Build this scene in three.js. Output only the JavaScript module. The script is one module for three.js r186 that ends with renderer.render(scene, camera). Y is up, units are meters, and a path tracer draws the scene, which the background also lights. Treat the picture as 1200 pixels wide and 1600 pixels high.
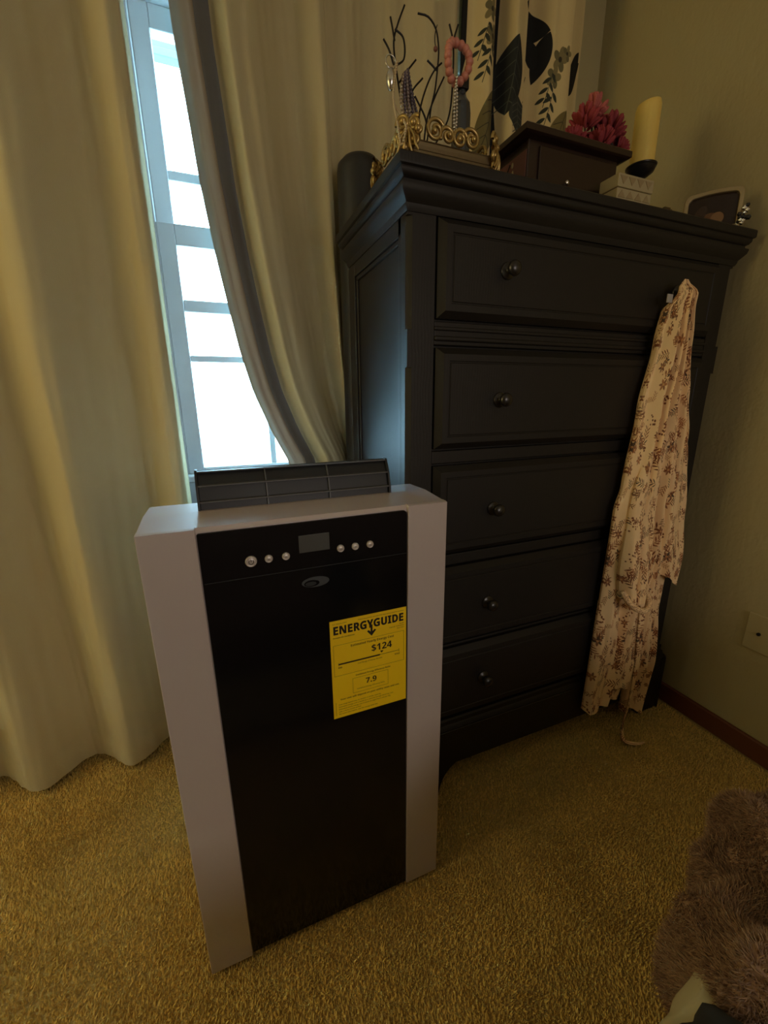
import * as THREE from 'three';
import { RoundedBoxGeometry } from 'three/addons/geometries/RoundedBoxGeometry.js';
import { mergeGeometries, mergeVertices, toCreasedNormals } from 'three/addons/utils/BufferGeometryUtils.js';
import { RectAreaLightUniformsLib } from 'three/addons/lights/RectAreaLightUniformsLib.js';
import { createNoise2D, createNoise3D } from 'simplex-noise';

// ---------------------------------------------------------------- camera, sky, lights, exposure
const scene = new THREE.Scene();
const camera = new THREE.PerspectiveCamera(102.55, 3 / 4, 0.02, 60);
camera.position.set(0, 1.063, 0);
camera.up.set(0.107, 0.965, -0.24);
camera.lookAt(0.357, 1.063 - 0.262, -0.897);
const renderer = new THREE.WebGLRenderer({ antialias: true });
renderer.toneMapping = THREE.LinearToneMapping;
renderer.toneMappingExposure = 1.0;
renderer.shadowMap.enabled = true;
RectAreaLightUniformsLib.init();
scene.background = new THREE.Color().setRGB(0.47, 0.87, 1.14);      // even overcast sky
scene.backgroundIntensity = 27.0;
// warm light of the shaded side window in the wall on the left, outside the frame
const SHADE = { x: -1.93, y: 1.45, z: -0.70, w: 0.95, h: 1.2 };
const shadeLight = new THREE.RectAreaLight(new THREE.Color().setRGB(1.0, 0.76, 0.33), 2.45, SHADE.w, SHADE.h);
shadeLight.position.set(SHADE.x + 0.015, SHADE.y, SHADE.z);
shadeLight.lookAt(1, SHADE.y, SHADE.z);
scene.add(shadeLight);

// plain daylight of the blind-covered window in the wall behind the camera
const REAR = { x: 0.55, y: 1.3, z: 2.3, w: 1.1, h: 0.9 };
const rearLight = new THREE.RectAreaLight(new THREE.Color().setRGB(1.0, 0.87, 0.80), 3.2, REAR.w, REAR.h);
rearLight.position.set(REAR.x, REAR.y, REAR.z - 0.075);
rearLight.lookAt(REAR.x, REAR.y, 0);
scene.add(rearLight);

// ---------------------------------------------------------------- helpers
function rng(seed) { let a = seed >>> 0; return () => { a = (a + 0x6d2b79f5) | 0; let t = Math.imul(a ^ (a >>> 15), 1 | a); t = (t + Math.imul(t ^ (t >>> 7), 61 | t)) ^ t; return ((t ^ (t >>> 14)) >>> 0) / 4294967296; }; }
const n2 = createNoise2D(rng(11)), n3 = createNoise3D(rng(12));
const V = (x, y, z) => new THREE.Vector3(x, y, z);
const lin = (r, g, b) => new THREE.Color().setRGB(r, g, b);
const clamp = (v, a, b) => Math.min(b, Math.max(a, v));
const smooth = (t) => { t = clamp(t, 0, 1); return t * t * (3 - 2 * t); };
const used = {};
function numbered(n) { used[n] = (used[n] ?? -1) + 1; return used[n] ? n + '_' + String(used[n]).padStart(3, '0') : n; }
function obj(name, geo, mat, parent = scene) {
  const g = Array.isArray(geo) ? merge(geo) : geo;
  const m = new THREE.Mesh(g, mat);
  m.name = parent === scene ? numbered(name) : name;
  m.castShadow = m.receiveShadow = true;
  parent.add(m);
  return m;
}
function merge(list) {
  const l = list.map((g) => { const h = g.index ? g.toNonIndexed() : g; for (const k of Object.keys(h.attributes)) if (!['position', 'normal', 'uv'].includes(k)) h.deleteAttribute(k); if (!h.attributes.uv) h.setAttribute('uv', new THREE.BufferAttribute(new Float32Array(h.attributes.position.count * 2), 2)); return h; });
  return l.length > 1 ? mergeGeometries(l) : l[0];
}
function thing(name, label, category, pos = [0, 0, 0], group) {
  const o = new THREE.Group(); o.name = numbered(name); o.position.set(...pos); scene.add(o);
  o.userData = { label, category }; if (group) o.userData.group = group;
  return o;
}
function tag(o, label, category, group) { o.userData = { ...o.userData, label, category }; if (group) o.userData.group = group; return o; }
function struct(name, geo, mat, label) { const o = obj(name, geo, mat); o.name = name; o.userData.kind = 'structure'; if (label) { o.userData.label = label; } return o; }
// uv in metres from the dominant direction of each face
function uvm(g0) {
  const g = g0.index ? g0.toNonIndexed() : g0, p = g.attributes.position, uv = new Float32Array(p.count * 2);
  const a = V(), b = V(), c = V();
  for (let i = 0; i < p.count; i += 3) {
    a.fromBufferAttribute(p, i); b.fromBufferAttribute(p, i + 1); c.fromBufferAttribute(p, i + 2);
    const n = b.clone().sub(a).cross(c.clone().sub(a)); const ax = Math.abs(n.x), ay = Math.abs(n.y), az = Math.abs(n.z);
    [a, b, c].forEach((v, k) => { const j = (i + k) * 2; if (ax >= ay && ax >= az) { uv[j] = v.z; uv[j + 1] = v.y; } else if (ay >= az) { uv[j] = v.x; uv[j + 1] = v.z; } else { uv[j] = v.x; uv[j + 1] = v.y; } });
  }
  g.setAttribute('uv', new THREE.BufferAttribute(uv, 2)); return g;
}
// box from corner to corner with rounded edges
function box(x0, x1, y0, y1, z0, z1, r = 0.002, seg = 2) {
  const w = x1 - x0, h = y1 - y0, d = z1 - z0;
  const g = r > 0 ? new RoundedBoxGeometry(w, h, d, seg, Math.min(r, w / 2.01, h / 2.01, d / 2.01)) : new THREE.BoxGeometry(w, h, d);
  g.translate((x0 + x1) / 2, (y0 + y1) / 2, (z0 + z1) / 2); return uvm(g);
}
const cyl = (r0, r1, h, n = 24) => new THREE.CylinderGeometry(r0, r1, h, n);
function lathe(pts, n = 32) { return new THREE.LatheGeometry(pts.map((p) => new THREE.Vector2(...p)), n); }
function tube(pts, r, seg = 24, rad = 6, closed = false) { return new THREE.TubeGeometry(new THREE.CatmullRomCurve3(pts.map((p) => (p.isVector3 ? p : V(...p))), closed), seg, r, rad, closed); }
function gridGeo(nu, nv, f, closedU = false) {
  const pos = [], uv = [], idx = [];
  for (let j = 0; j <= nv; j++) for (let i = 0; i <= nu; i++) { const [x, y, z, u, v] = f(i / nu, j / nv); pos.push(x, y, z); uv.push(u ?? i / nu, v ?? j / nv); }
  const w = nu + 1;
  for (let j = 0; j < nv; j++) for (let i = 0; i < nu; i++) { const a = j * w + i; idx.push(a, a + 1, a + w, a + 1, a + w + 1, a + w); }
  const g = new THREE.BufferGeometry();
  g.setAttribute('position', new THREE.Float32BufferAttribute(pos, 3)); g.setAttribute('uv', new THREE.Float32BufferAttribute(uv, 2)); g.setIndex(idx); g.computeVertexNormals();
  return g;
}
// piecewise smooth curve through [x, y] knots
function curve(k) { return (x) => { if (x <= k[0][0]) return k[0][1]; for (let i = 1; i < k.length; i++) if (x <= k[i][0]) { const t = (x - k[i - 1][0]) / (k[i][0] - k[i - 1][0]); return k[i - 1][1] + (k[i][1] - k[i - 1][1]) * smooth(t); } return k[k.length - 1][1]; }; }
function lerpc(k) { return (x) => { if (x <= k[0][0]) return k[0][1]; for (let i = 1; i < k.length; i++) if (x <= k[i][0]) { const t = (x - k[i - 1][0]) / (k[i][0] - k[i - 1][0]); return k[i - 1][1] + (k[i][1] - k[i - 1][1]) * t; } return k[k.length - 1][1]; }; }
// rectangular moulding: rings of a rectangle pushed out by the profile [offset, y]
function mould(profile, x0, x1, z0, z1) {
  const parts = [];
  for (let i = 0; i + 1 < profile.length; i++) {
    const [o0, y0] = profile[i], [o1, y1] = profile[i + 1];
    const r = (o, y) => [[x0 - o, y, z1 + o], [x1 + o, y, z1 + o], [x1 + o, y, z0 - o], [x0 - o, y, z0 - o]];
    const a = r(o0, y0), b = r(o1, y1);
    for (let k = 0; k < 4; k++) { const l = (k + 1) % 4; parts.push(...a[k], ...a[l], ...b[k], ...a[l], ...b[l], ...b[k]); }
  }
  for (const [end, up] of [[0, false], [profile.length - 1, true]]) {
    const [o, y] = profile[end]; const q = [[x0 - o, y, z1 + o], [x1 + o, y, z1 + o], [x1 + o, y, z0 - o], [x0 - o, y, z0 - o]];
    if (up) parts.push(...q[0], ...q[1], ...q[2], ...q[0], ...q[2], ...q[3]); else parts.push(...q[0], ...q[2], ...q[1], ...q[0], ...q[3], ...q[2]);
  }
  const g = new THREE.BufferGeometry(); g.setAttribute('position', new THREE.Float32BufferAttribute(parts, 3));
  return uvm(toCreasedNormals(g, 0.5));
}
function extrude(pts, depth, bevel = 0) {
  const s = new THREE.Shape(pts.map((p) => new THREE.Vector2(...p)));
  return new THREE.ExtrudeGeometry(s, { depth, bevelEnabled: bevel > 0, bevelSize: bevel, bevelThickness: bevel, bevelSegments: 2, curveSegments: 16 });
}

// ---------------------------------------------------------------- textures (colour and fine relief only)
function dataTex(n, f, srgb) {
  const d = new Uint8Array(n * n * 4);
  for (let y = 0; y < n; y++) for (let x = 0; x < n; x++) { const c = f(x / n, y / n); const i = (y * n + x) * 4; if (Array.isArray(c)) { d[i] = clamp(c[0] * 255, 0, 255); d[i + 1] = clamp(c[1] * 255, 0, 255); d[i + 2] = clamp(c[2] * 255, 0, 255); } else d[i] = d[i + 1] = d[i + 2] = clamp(c * 255, 0, 255); d[i + 3] = 255; }
  const t = new THREE.DataTexture(d, n, n); t.wrapS = t.wrapT = THREE.RepeatWrapping; t.magFilter = THREE.LinearFilter; t.minFilter = THREE.LinearMipmapLinearFilter; t.generateMipmaps = true;
  if (srgb) t.colorSpace = THREE.SRGBColorSpace; t.needsUpdate = true; return t;
}
const tor = (u, v, f, o = 0) => { const a = u * Math.PI * 2, b = v * Math.PI * 2, R = f / (Math.PI * 2); return 0.5 * (n3(Math.cos(a) * R + o, Math.sin(a) * R, Math.cos(b) * R) + n3(Math.sin(b) * R + o, Math.cos(a) * R + 7, Math.sin(a) * R)); };
const rep = (t, s) => { const c = t.clone(); c.repeat.set(s, s); c.needsUpdate = true; return c; };
const wallBump = rep(dataTex(256, (u, v) => 0.5 + 0.25 * tor(u, v, 24) + 0.2 * tor(u, v, 60, 3)), 2);
const weave = rep(dataTex(256, (u, v) => 0.5 + 0.22 * Math.sin(u * Math.PI * 2 * 48) * Math.cos(v * Math.PI * 2 * 48) + 0.2 * tor(u, v * 0.999, 40, 5)), 6);
const grainTex = (() => { const r = rng(5); return dataTex(256, (u, v) => { const g = 0.5 + 0.3 * tor(u * 1, v, 3, 2) + 0.2 * Math.sin((u + 0.03 * tor(u, v, 3)) * Math.PI * 2 * 30) * 0.5 + 0.15 * (r() - 0.5); return g; }); })();
const carpetTex = (() => { const r = rng(9); return rep(dataTex(512, (u, v) => { const c = 0.5 + 0.16 * tor(u, v, 6) + 0.14 * tor(u, v, 40, 4) + 0.25 * (r() - 0.5); return [0.62 + 0.28 * c, 0.53 + 0.26 * c, 0.30 + 0.22 * c]; }, true), 1.4); })();
const carpetBump = (() => { const r = rng(10); return rep(dataTex(512, (u, v) => 0.5 + 0.3 * tor(u, v, 70, 8) + 0.3 * (r() - 0.5)), 2.5); })();
function canvasTex(w, h, draw, wrap) { const c = document.createElement('canvas'); c.width = w; c.height = h; draw(c.getContext('2d'), w, h); const t = new THREE.CanvasTexture(c); t.colorSpace = THREE.SRGBColorSpace; t.anisotropy = 8; if (wrap) t.wrapS = t.wrapT = THREE.RepeatWrapping; return t; }

// ---------------------------------------------------------------- materials
const S = (color, roughness, o = {}) => new THREE.MeshStandardMaterial({ color, roughness, ...o });
const P = (color, roughness, o = {}) => new THREE.MeshPhysicalMaterial({ color, roughness, ...o });
const M = {
  wall: S(lin(0.50, 0.425, 0.215), 0.85, { bumpMap: wallBump, bumpScale: 0.0012 }),
  ceiling: S(lin(0.72, 0.70, 0.62), 0.9),
  baseboard: P(lin(0.16, 0.050, 0.022), 0.45, { clearcoat: 0.2, clearcoatRoughness: 0.4 }),
  carpet: S(lin(1, 1, 1), 1, { map: carpetTex, bumpMap: carpetBump, bumpScale: 0.006 }),
  tuft: S(lin(1, 1, 1), 1),
  curtain: P(lin(0.60, 0.51, 0.285), 0.92, { bumpMap: weave, bumpScale: 0.0004, sheen: 0.25, sheenRoughness: 0.6, sheenColor: lin(0.8, 0.7, 0.45), side: THREE.DoubleSide }),
  hem: S(lin(0.40, 0.345, 0.27), 0.9, { side: THREE.DoubleSide }),
  lining: S(lin(0.17, 0.17, 0.165), 0.85, { side: THREE.DoubleSide }),
  white: P(lin(0.66, 0.68, 0.68), 0.4),
  glass: P(lin(1, 1, 1), 0.02, { transmission: 1, thickness: 0, ior: 1.5 }),
  dresser: P(lin(0.013, 0.0115, 0.0095), 0.5, { specularIntensity: 0.75, bumpMap: rep(grainTex, 5), bumpScale: 0.0003, clearcoat: 0.06, clearcoatRoughness: 0.3 }),
  knob: P(lin(0.012, 0.011, 0.010), 0.3, { clearcoat: 0.5, clearcoatRoughness: 0.25 }),
  silver: P(lin(0.62, 0.535, 0.515), 0.34, { metalness: 0.15, clearcoat: 0.5, clearcoatRoughness: 0.18 }),
  black: P(lin(0.005, 0.005, 0.006), 0.14, { specularIntensity: 0.7 }),
  vent: P(lin(0.015, 0.017, 0.0185), 0.46),
  ventEdge: P(lin(0.10, 0.105, 0.11), 0.4),
  button: P(lin(0.66, 0.60, 0.54), 0.35, { metalness: 0.3 }),
  mark: S(lin(0.08, 0.07, 0.065), 0.5),
  lcd: P(lin(0.085, 0.09, 0.085), 0.25),
  gold: S(lin(0.50, 0.36, 0.14), 0.36, { metalness: 0.85 }),
  darkGold: S(lin(0.16, 0.12, 0.06), 0.4, { metalness: 0.8 }),
  silverMetal: S(lin(0.75, 0.73, 0.68), 0.25, { metalness: 1 }),
  darkMetal: S(lin(0.03, 0.028, 0.026), 0.4, { metalness: 0.7 }),
  mirror: S(lin(0.6, 0.6, 0.6), 0.08, { metalness: 1 }),
  boxWood: P(lin(0.020, 0.008, 0.006), 0.35, { clearcoat: 0.3 }),
  boxPanel: P(lin(0.17, 0.07, 0.055), 0.45),
  candle: P(lin(0.90, 0.64, 0.15), 0.5, { sheen: 0.2 }),
  pink: P(lin(0.62, 0.24, 0.17), 0.4),
  cream: S(lin(0.42, 0.345, 0.185), 0.7),
  creamCut: S(lin(0.33, 0.25, 0.12), 0.8),
  tubeBlack: P(lin(0.018, 0.018, 0.017), 0.5),
  plate: P(lin(0.52, 0.445, 0.23), 0.45),
  dark: S(lin(0.01, 0.01, 0.01), 0.7),
};

// ---------------------------------------------------------------- the room
const X0 = -2.0, X1 = 1.41, Z0 = -1.41, Z1 = 2.3, CH = 2.45;
function holedWall(x0, x1, y0, y1, hx0, hx1, hy0, hy1, t) {
  const s = new THREE.Shape([[x0, y0], [x1, y0], [x1, y1], [x0, y1]].map((p) => new THREE.Vector2(...p)));
  s.holes.push(new THREE.Path([[hx0, hy0], [hx0, hy1], [hx1, hy1], [hx1, hy0]].map((p) => new THREE.Vector2(...p))));
  return new THREE.ExtrudeGeometry(s, { depth: t, bevelEnabled: false });
}
const WIN = { x0: -0.115, x1: 0.86, y0: 0.83, y1: 2.05 };
{
  const g = holedWall(X0 - 0.15, X1 + 0.15, -0.1, CH + 0.1, WIN.x0, WIN.x1, WIN.y0, WIN.y1, 0.15); g.translate(0, 0, Z0 - 0.15);
  struct('wall_back', uvm(g), M.wall);
  const l = holedWall(-Z1 - 0.15, -Z0 + 0.15, -0.1, CH + 0.1, -(SHADE.z + SHADE.w / 2), -(SHADE.z - SHADE.w / 2), SHADE.y - SHADE.h / 2, SHADE.y + SHADE.h / 2, 0.15);
  l.rotateY(Math.PI / 2); l.translate(X0 - 0.15, 0, 0); struct('wall_left', uvm(l), M.wall);
  struct('wall_right', box(X1, X1 + 0.15, -0.1, CH + 0.1, Z0, Z1, 0), M.wall);
  const fw = holedWall(X0, X1, -0.1, CH + 0.1, REAR.x - REAR.w / 2, REAR.x + REAR.w / 2, REAR.y - REAR.h / 2, REAR.y + REAR.h / 2, 0.15); fw.translate(0, 0, Z1);
  struct('wall_front', uvm(fw), M.wall);
  struct('floor', box(X0, X1, -0.1, 0, Z0, Z1, 0), M.carpet);
  struct('ceiling', box(X0, X1, CH, CH + 0.1, Z0, Z1, 0), M.ceiling);
  const bb = (x0, x1, z0, z1) => box(x0, x1, 0, 0.068, z0, z1, 0.005, 3);
  struct('baseboard_right', bb(X1 - 0.014, X1, Z0 + 0.014, Z1), M.baseboard);
  struct('baseboard_back', bb(X0, X1, Z0, Z0 + 0.014), M.baseboard);
  struct('baseboard_left', bb(X0, X0 + 0.014, Z0 + 0.014, Z1), M.baseboard);
}
// the side window behind its drawn warm shade (out of frame, gives the room its warm light)
{
  const w = new THREE.Group(); w.name = 'window_2'; w.userData.kind = 'structure'; scene.add(w);
  const sh = obj('roller_shade_lamp', box(SHADE.x - 0.012, SHADE.x, SHADE.y - SHADE.h / 2, SHADE.y + SHADE.h / 2, SHADE.z - SHADE.w / 2, SHADE.z + SHADE.w / 2, 0), S(lin(0.7, 0.6, 0.4), 0.9, { emissive: lin(1.0, 0.76, 0.37), emissiveIntensity: 0.4 }), w);
  sh.name = 'roller_shade';
  const y0 = SHADE.y - SHADE.h / 2, y1 = SHADE.y + SHADE.h / 2, z0 = SHADE.z - SHADE.w / 2, z1 = SHADE.z + SHADE.w / 2;
  obj('casing', [box(X0, X0 + 0.02, y1, y1 + 0.07, z0 - 0.07, z1 + 0.07), box(X0, X0 + 0.02, y0 - 0.07, y0, z0 - 0.07, z1 + 0.07), box(X0, X0 + 0.02, y0, y1, z0 - 0.07, z0), box(X0, X0 + 0.02, y0, y1, z1, z1 + 0.07)], M.white, w);
}
// the window behind the camera, its blind drawn
{
  const w = new THREE.Group(); w.name = 'window_3'; w.userData.kind = 'structure'; scene.add(w);
  const x0 = REAR.x - REAR.w / 2, x1 = REAR.x + REAR.w / 2, y0 = REAR.y - REAR.h / 2, y1 = REAR.y + REAR.h / 2;
  obj('window_blind', box(x0, x1, y0, y1, Z1 - 0.06, Z1 - 0.05, 0), S(lin(0.7, 0.68, 0.66), 0.9, { emissive: lin(1.0, 0.87, 0.80), emissiveIntensity: 0.6 }), w);
  obj('casing', [box(x0 - 0.07, x1 + 0.07, y1, y1 + 0.07, Z1 - 0.066, Z1), box(x0 - 0.07, x1 + 0.07, y0 - 0.07, y0, Z1 - 0.066, Z1), box(x0 - 0.07, x0, y0, y1, Z1 - 0.066, Z1), box(x1, x1 + 0.07, y0, y1, Z1 - 0.066, Z1)], M.white, w);
}
// the window between the curtains
{
  const w = new THREE.Group(); w.name = 'window_1'; w.userData.kind = 'structure'; w.userData.label = 'white divided sash window between the tan curtains'; scene.add(w);
  const zf = -1.385, zb = -1.435;                                    // lower sash
  obj('jamb', [box(WIN.x0, WIN.x0 + 0.022, WIN.y0, WIN.y1, -1.56, -1.405, 0.002), box(WIN.x1 - 0.022, WIN.x1, WIN.y0, WIN.y1, -1.56, -1.405, 0.002)], M.white, w);
  obj('head', [box(WIN.x0, WIN.x1, WIN.y1 - 0.022, WIN.y1, -1.56, -1.40, 0.002)], M.white, w);
  obj('stool', box(WIN.x0 - 0.06, WIN.x1 + 0.06, WIN.y0 - 0.005, WIN.y0 + 0.018, -1.56, -1.365, 0.006), M.white, w);
  obj('casing', [box(WIN.x0 - 0.075, WIN.x0, WIN.y0, WIN.y1 + 0.08, -1.41, -1.392, 0.003), box(WIN.x1, WIN.x1 + 0.075, WIN.y0, WIN.y1 + 0.08, -1.41, -1.392, 0.003), box(WIN.x0, WIN.x1, WIN.y1, WIN.y1 + 0.08, -1.41, -1.392, 0.003), box(WIN.x0, WIN.x1, WIN.y0 - 0.08, WIN.y0 - 0.005, -1.41, -1.392, 0.003)], M.white, w);
  const L = WIN.x0 + 0.022, R = WIN.x1 - 0.022;
  const stile = 0.044;
  // upper sash stands further out
  const us = obj('upper_sash', [box(L, L + stile, 1.49, 2.028, -1.475, -1.44, 0.003), box(R - stile, R, 1.49, 2.028, -1.475, -1.44, 0.003), box(L + stile, R - stile, 1.976, 2.028, -1.475, -1.44, 0.003), box(L + stile, R - stile, 1.49, 1.54, -1.475, -1.44, 0.003)], M.white, w);
  const ls = obj('lower_sash', [box(L, L + stile, 0.848, 1.535, -1.438, -1.403, 0.003), box(R - stile, R, 0.848, 1.535, -1.438, -1.403, 0.003), box(L + stile, R - stile, 1.482, 1.535, -1.438, -1.403, 0.003), box(L + stile, R - stile, 0.848, 0.866, -1.438, -1.403, 0.003)], M.white, w);
  const colsX = [0.168, 0.385, 0.602];
  for (const x of colsX) { obj('muntin', box(x - 0.009, x + 0.009, 1.54, 1.976, -1.466, -1.449, 0.003), M.white, us); obj('muntin', box(x - 0.009, x + 0.009, 0.866, 1.482, -1.429, -1.412, 0.003), M.white, ls); }
  obj('muntin', box(L + stile, R - stile, 1.654, 1.678, -1.466, -1.449, 0.003), M.white, us);
  obj('muntin', box(L + stile, R - stile, 1.316, 1.348, -1.429, -1.412, 0.003), M.white, ls);
  obj('muntin', box(L + stile, R - stile, 1.180, 1.198, -1.429, -1.412, 0.003), M.white, ls);
  const xs = [L + stile, ...colsX, R - stile];
  for (let i = 0; i < 4; i++) {
    for (const [a, b] of [[1.54, 1.654], [1.678, 1.976]]) obj('pane', box(xs[i], xs[i + 1], a, b, -1.459, -1.456, 0), M.glass, us);
    for (const [a, b] of [[0.866, 1.18], [1.198, 1.316], [1.348, 1.482]]) obj('pane', box(xs[i], xs[i + 1], a, b, -1.422, -1.419, 0), M.glass, ls);
  }
}
// outside: pale boards under an eave, snow-pale ground
{
  const ground = struct('ground_outside', box(-12, 12, -0.5, -0.4, -20, -1.6, 0), S(lin(0.6, 0.62, 0.6), 0.95));
  ground.userData.label = 'pale ground outside the window';
  const e = thing('porch_eave', 'pale blue boarded porch eave seen through the topmost window pane', 'eave', [0, 2.468, -2.36]);
  const mt = S(lin(0.055, 0.082, 0.092), 0.8);
  for (let i = 0; i < 22; i++) obj('board', box(-1.3 + i * 0.12, -1.3 + i * 0.12 + 0.114, 0.03, 0.5, -0.03, 0, 0.004), mt, e);
  obj('fascia_strip', box(-1.3, 1.34, 0, 0.03, -0.04, 0.012, 0.004), mt, e);
  obj('post', [box(-1.3, -1.2, -2.868, 0.0, -0.09, 0, 0.004)], mt, e); obj('post', [box(1.24, 1.34, -2.868, 0.0, -0.09, 0, 0.004)], mt, e);
}

// ---------------------------------------------------------------- carpet pile
{
  const blade = new THREE.ConeGeometry(0.0023, 0.0085, 4, 2, true); const p = blade.attributes.position;
  for (let i = 0; i < p.count; i++) { const y = p.getY(i) + 0.00425; p.setXYZ(i, p.getX(i) + 26 * y * y, y, p.getZ(i)); }
  blade.computeVertexNormals();
  const spots = []; const r = rng(31); const st = 0.0044;
  for (let x = -0.98; x < 1.385; x += st) for (let z = -1.38; z < 0.05; z += st) {
    if (x > 0.42 && z > -0.1) continue;
    spots.push([x + (r() - 0.5) * st * 1.5, z + (r() - 0.5) * st * 1.5]);
  }
  const im = new THREE.InstancedMesh(blade, M.tuft, spots.length); const m = new THREE.Matrix4(), q = new THREE.Quaternion(), e = new THREE.Euler(), c = new THREE.Color();
  spots.forEach(([x, z], i) => {
    const flow = 2.2 * n2(x * 3, z * 3) + 0.8 * n2(x * 11, z * 11);
    e.set((r() - 0.5) * 0.9, flow + (r() - 0.5) * 2.2, (r() - 0.5) * 0.9); q.setFromEuler(e);
    const s = 0.75 + r() * 0.6; m.compose(V(x, -0.001, z), q, V(s, s * (0.8 + 0.35 * r()), s)); im.setMatrixAt(i, m);
    const k = 0.80 + 0.42 * r() + 0.10 * n2(x * 5, z * 5); c.setRGB(0.74 * k, 0.54 * k, 0.165 * k); im.setColorAt(i, c);
  });
  im.name = 'carpet_pile'; im.castShadow = im.receiveShadow = true; im.userData = { kind: 'stuff', label: 'golden tan carpet pile covering the bedroom floor', category: 'carpet' };
  scene.add(im);
}

// ---------------------------------------------------------------- curtains
const ROD = { y: 2.36, z: -1.29 };
function curtainPanel(name, label, f, y0, y1, nu, nv, turn) {
  // f(s, y) gives [x, z]; face cloth and a lining sheet 5 mm behind it
  const t = thing(name, label, 'curtain', [0, 0, 0], 'tan curtains at the window');
  const nrm = (s, y) => { const [xa, za] = f(Math.max(0, s - 0.002), y), [xb, zb] = f(Math.min(1, s + 0.002), y); const d = Math.hypot(xb - xa, zb - za) || 1; return [-(zb - za) / d, (xb - xa) / d]; };
  const sheet = (off, inset) => { return gridGeo(nu, nv, (u, v) => { const s = inset + u * (1 - 2 * inset), y = y1 + (y0 - y1) * v; const [x, z] = f(s, y), [nx, nz] = nrm(s, y); return [x + nx * off, y, z + nz * off, s * 1.6, y]; }); };
  const edge = (s) => gridGeo(4, nv, (u, v) => { const y = y1 + (y0 - y1) * v; const [x, z] = f(s, y), [nx, nz] = nrm(s, y); const o = -0.006 * u; return [x + nx * o, y, z + nz * o, u * 0.01, y]; });
  const part = (off, s0, s1) => gridGeo(Math.round(nu * (s1 - s0)) + 4, nv, (u, v) => { const s = s0 + u * (s1 - s0), y = y1 + (y0 - y1) * v; const [x, z] = f(s, y), [nx, nz] = nrm(s, y); return [x + nx * off, y, z + nz * off, s * 1.6, y]; });
  obj('face_cloth', turn ? [part(0, turn[1], 1), edge(1)] : [sheet(0, 0), edge(0), edge(1)], M.curtain, t);
  if (turn) { obj('turned_lining', part(0.0, turn[0] - 0.004, turn[1]), M.lining, t); obj('side_hem', [part(0.0025, 0, turn[0]), edge(0)], M.hem, t); }
  obj('lining', sheet(-0.006, 0.004), M.lining, t);
  obj('bottom_hem', gridGeo(nu, 3, (u, v) => { const y = y0 + v * 0.085; const [x, z] = f(u, y), [nx, nz] = nrm(u, y); const o = 0.0006 + 0.0022 * Math.sin(Math.PI * Math.min(v, 0.5)) * (v > 0.99 ? 0.1 : 1); return [x + nx * o, y, z + nz * o, u * 1.6, y]; }), M.curtain, t);
  return t;
}
{
  // panel left of the gap: folds front at -0.577 and -0.335, back at -0.69, -0.46
  const g = curve([[-1.02, -1.21], [-0.93, -1.30], [-0.81, -1.20], [-0.69, -1.296], [-0.577, -1.198], [-0.46, -1.288], [-0.335, -1.196], [-0.215, -1.287], [-0.110, -1.214], [-0.095, -1.220], [-0.086, -1.236]]);
  curtainPanel('curtain', 'tan curtain panel hanging full length to the carpet beside the air conditioner', (s, y) => {
    const xt = -1.02 + s * 0.934;
    const k = smooth((2.2 - y) / 0.3);
    const flare = 1 + 0.10 * smooth((1.4 - y) / 1.4) * 0;
    let x = xt * flare + 0.010 * Math.sin(y * 2.1 + xt * 9) * (1 - smooth((xt + 0.2) / 0.1));
    let z = g(xt); z = -1.255 + (z + 1.255) * (0.75 + 0.25 * k) + 0.006 * n2(xt * 7, y * 1.3) + 0.003 * n2(xt * 30, y * 2.5);
    return [x, z];
  }, 0.022, ROD.y + 0.03, 260, 90);
}
{
  const g = curve([[0, -1.302], [0.022, -1.280], [0.044, -1.275], [0.050, -1.290], [0.086, -1.318], [0.120, -1.250], [0.15, -1.262], [0.285, -1.345], [0.352, -1.292], [0.366, -1.300], [0.380, -1.345], [0.43, -1.328], [0.50, -1.355], [0.60, -1.345], [0.69, -1.315], [0.76, -1.325], [0.80, -1.365]]);
  const d = lerpc([[0.0, 0.265], [0.5, 0.255], [0.7, 0.232], [0.885, 0.196], [0.98, 0.150], [1.093, 0.108], [1.2, 0.083], [1.312, 0.064], [1.45, 0.043], [1.608, 0.024], [1.9, 0.002], [2.3, -0.01]]);
  curtainPanel('curtain', 'tan curtain panel swept aside towards the dresser with a grey folded edge', (s, y) => {
    const xt = s * 0.80;
    const x = xt + d(y) * Math.max(0, 1 - Math.pow(xt / 0.40, 3)) + 0.002;
    const z = g(xt) + 0.004 * n2(xt * 8 + 5, y * 1.5) + 0.002 * n2(xt * 33, y * 3);
    return [x, z];
  }, 0.022, ROD.y + 0.03, 280, 90, [0.048 / 0.8, 0.088 / 0.8]);
  const rod = thing('curtain_rod', 'dark curtain rod carrying the tan curtains above the window', 'curtain rod', [0, ROD.y + 0.02, ROD.z]);
  const rg = cyl(0.011, 0.011, 2.36, 16); rg.rotateZ(Math.PI / 2); rg.translate(0.14, 0.022, 0); obj('pole', rg, M.darkMetal, rod);
  for (const x of [-1.05, 1.31]) { const f = new THREE.SphereGeometry(0.024, 16, 12); f.translate(x, 0.022, 0); obj('finial', f, M.darkMetal, rod); obj('bracket', box(x < 0 ? x + 0.03 : x - 0.045, x < 0 ? x + 0.045 : x - 0.03, 0.0, 0.03, Z0 - ROD.z, 0.005, 0.002), M.darkMetal, rod); }
}

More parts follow.
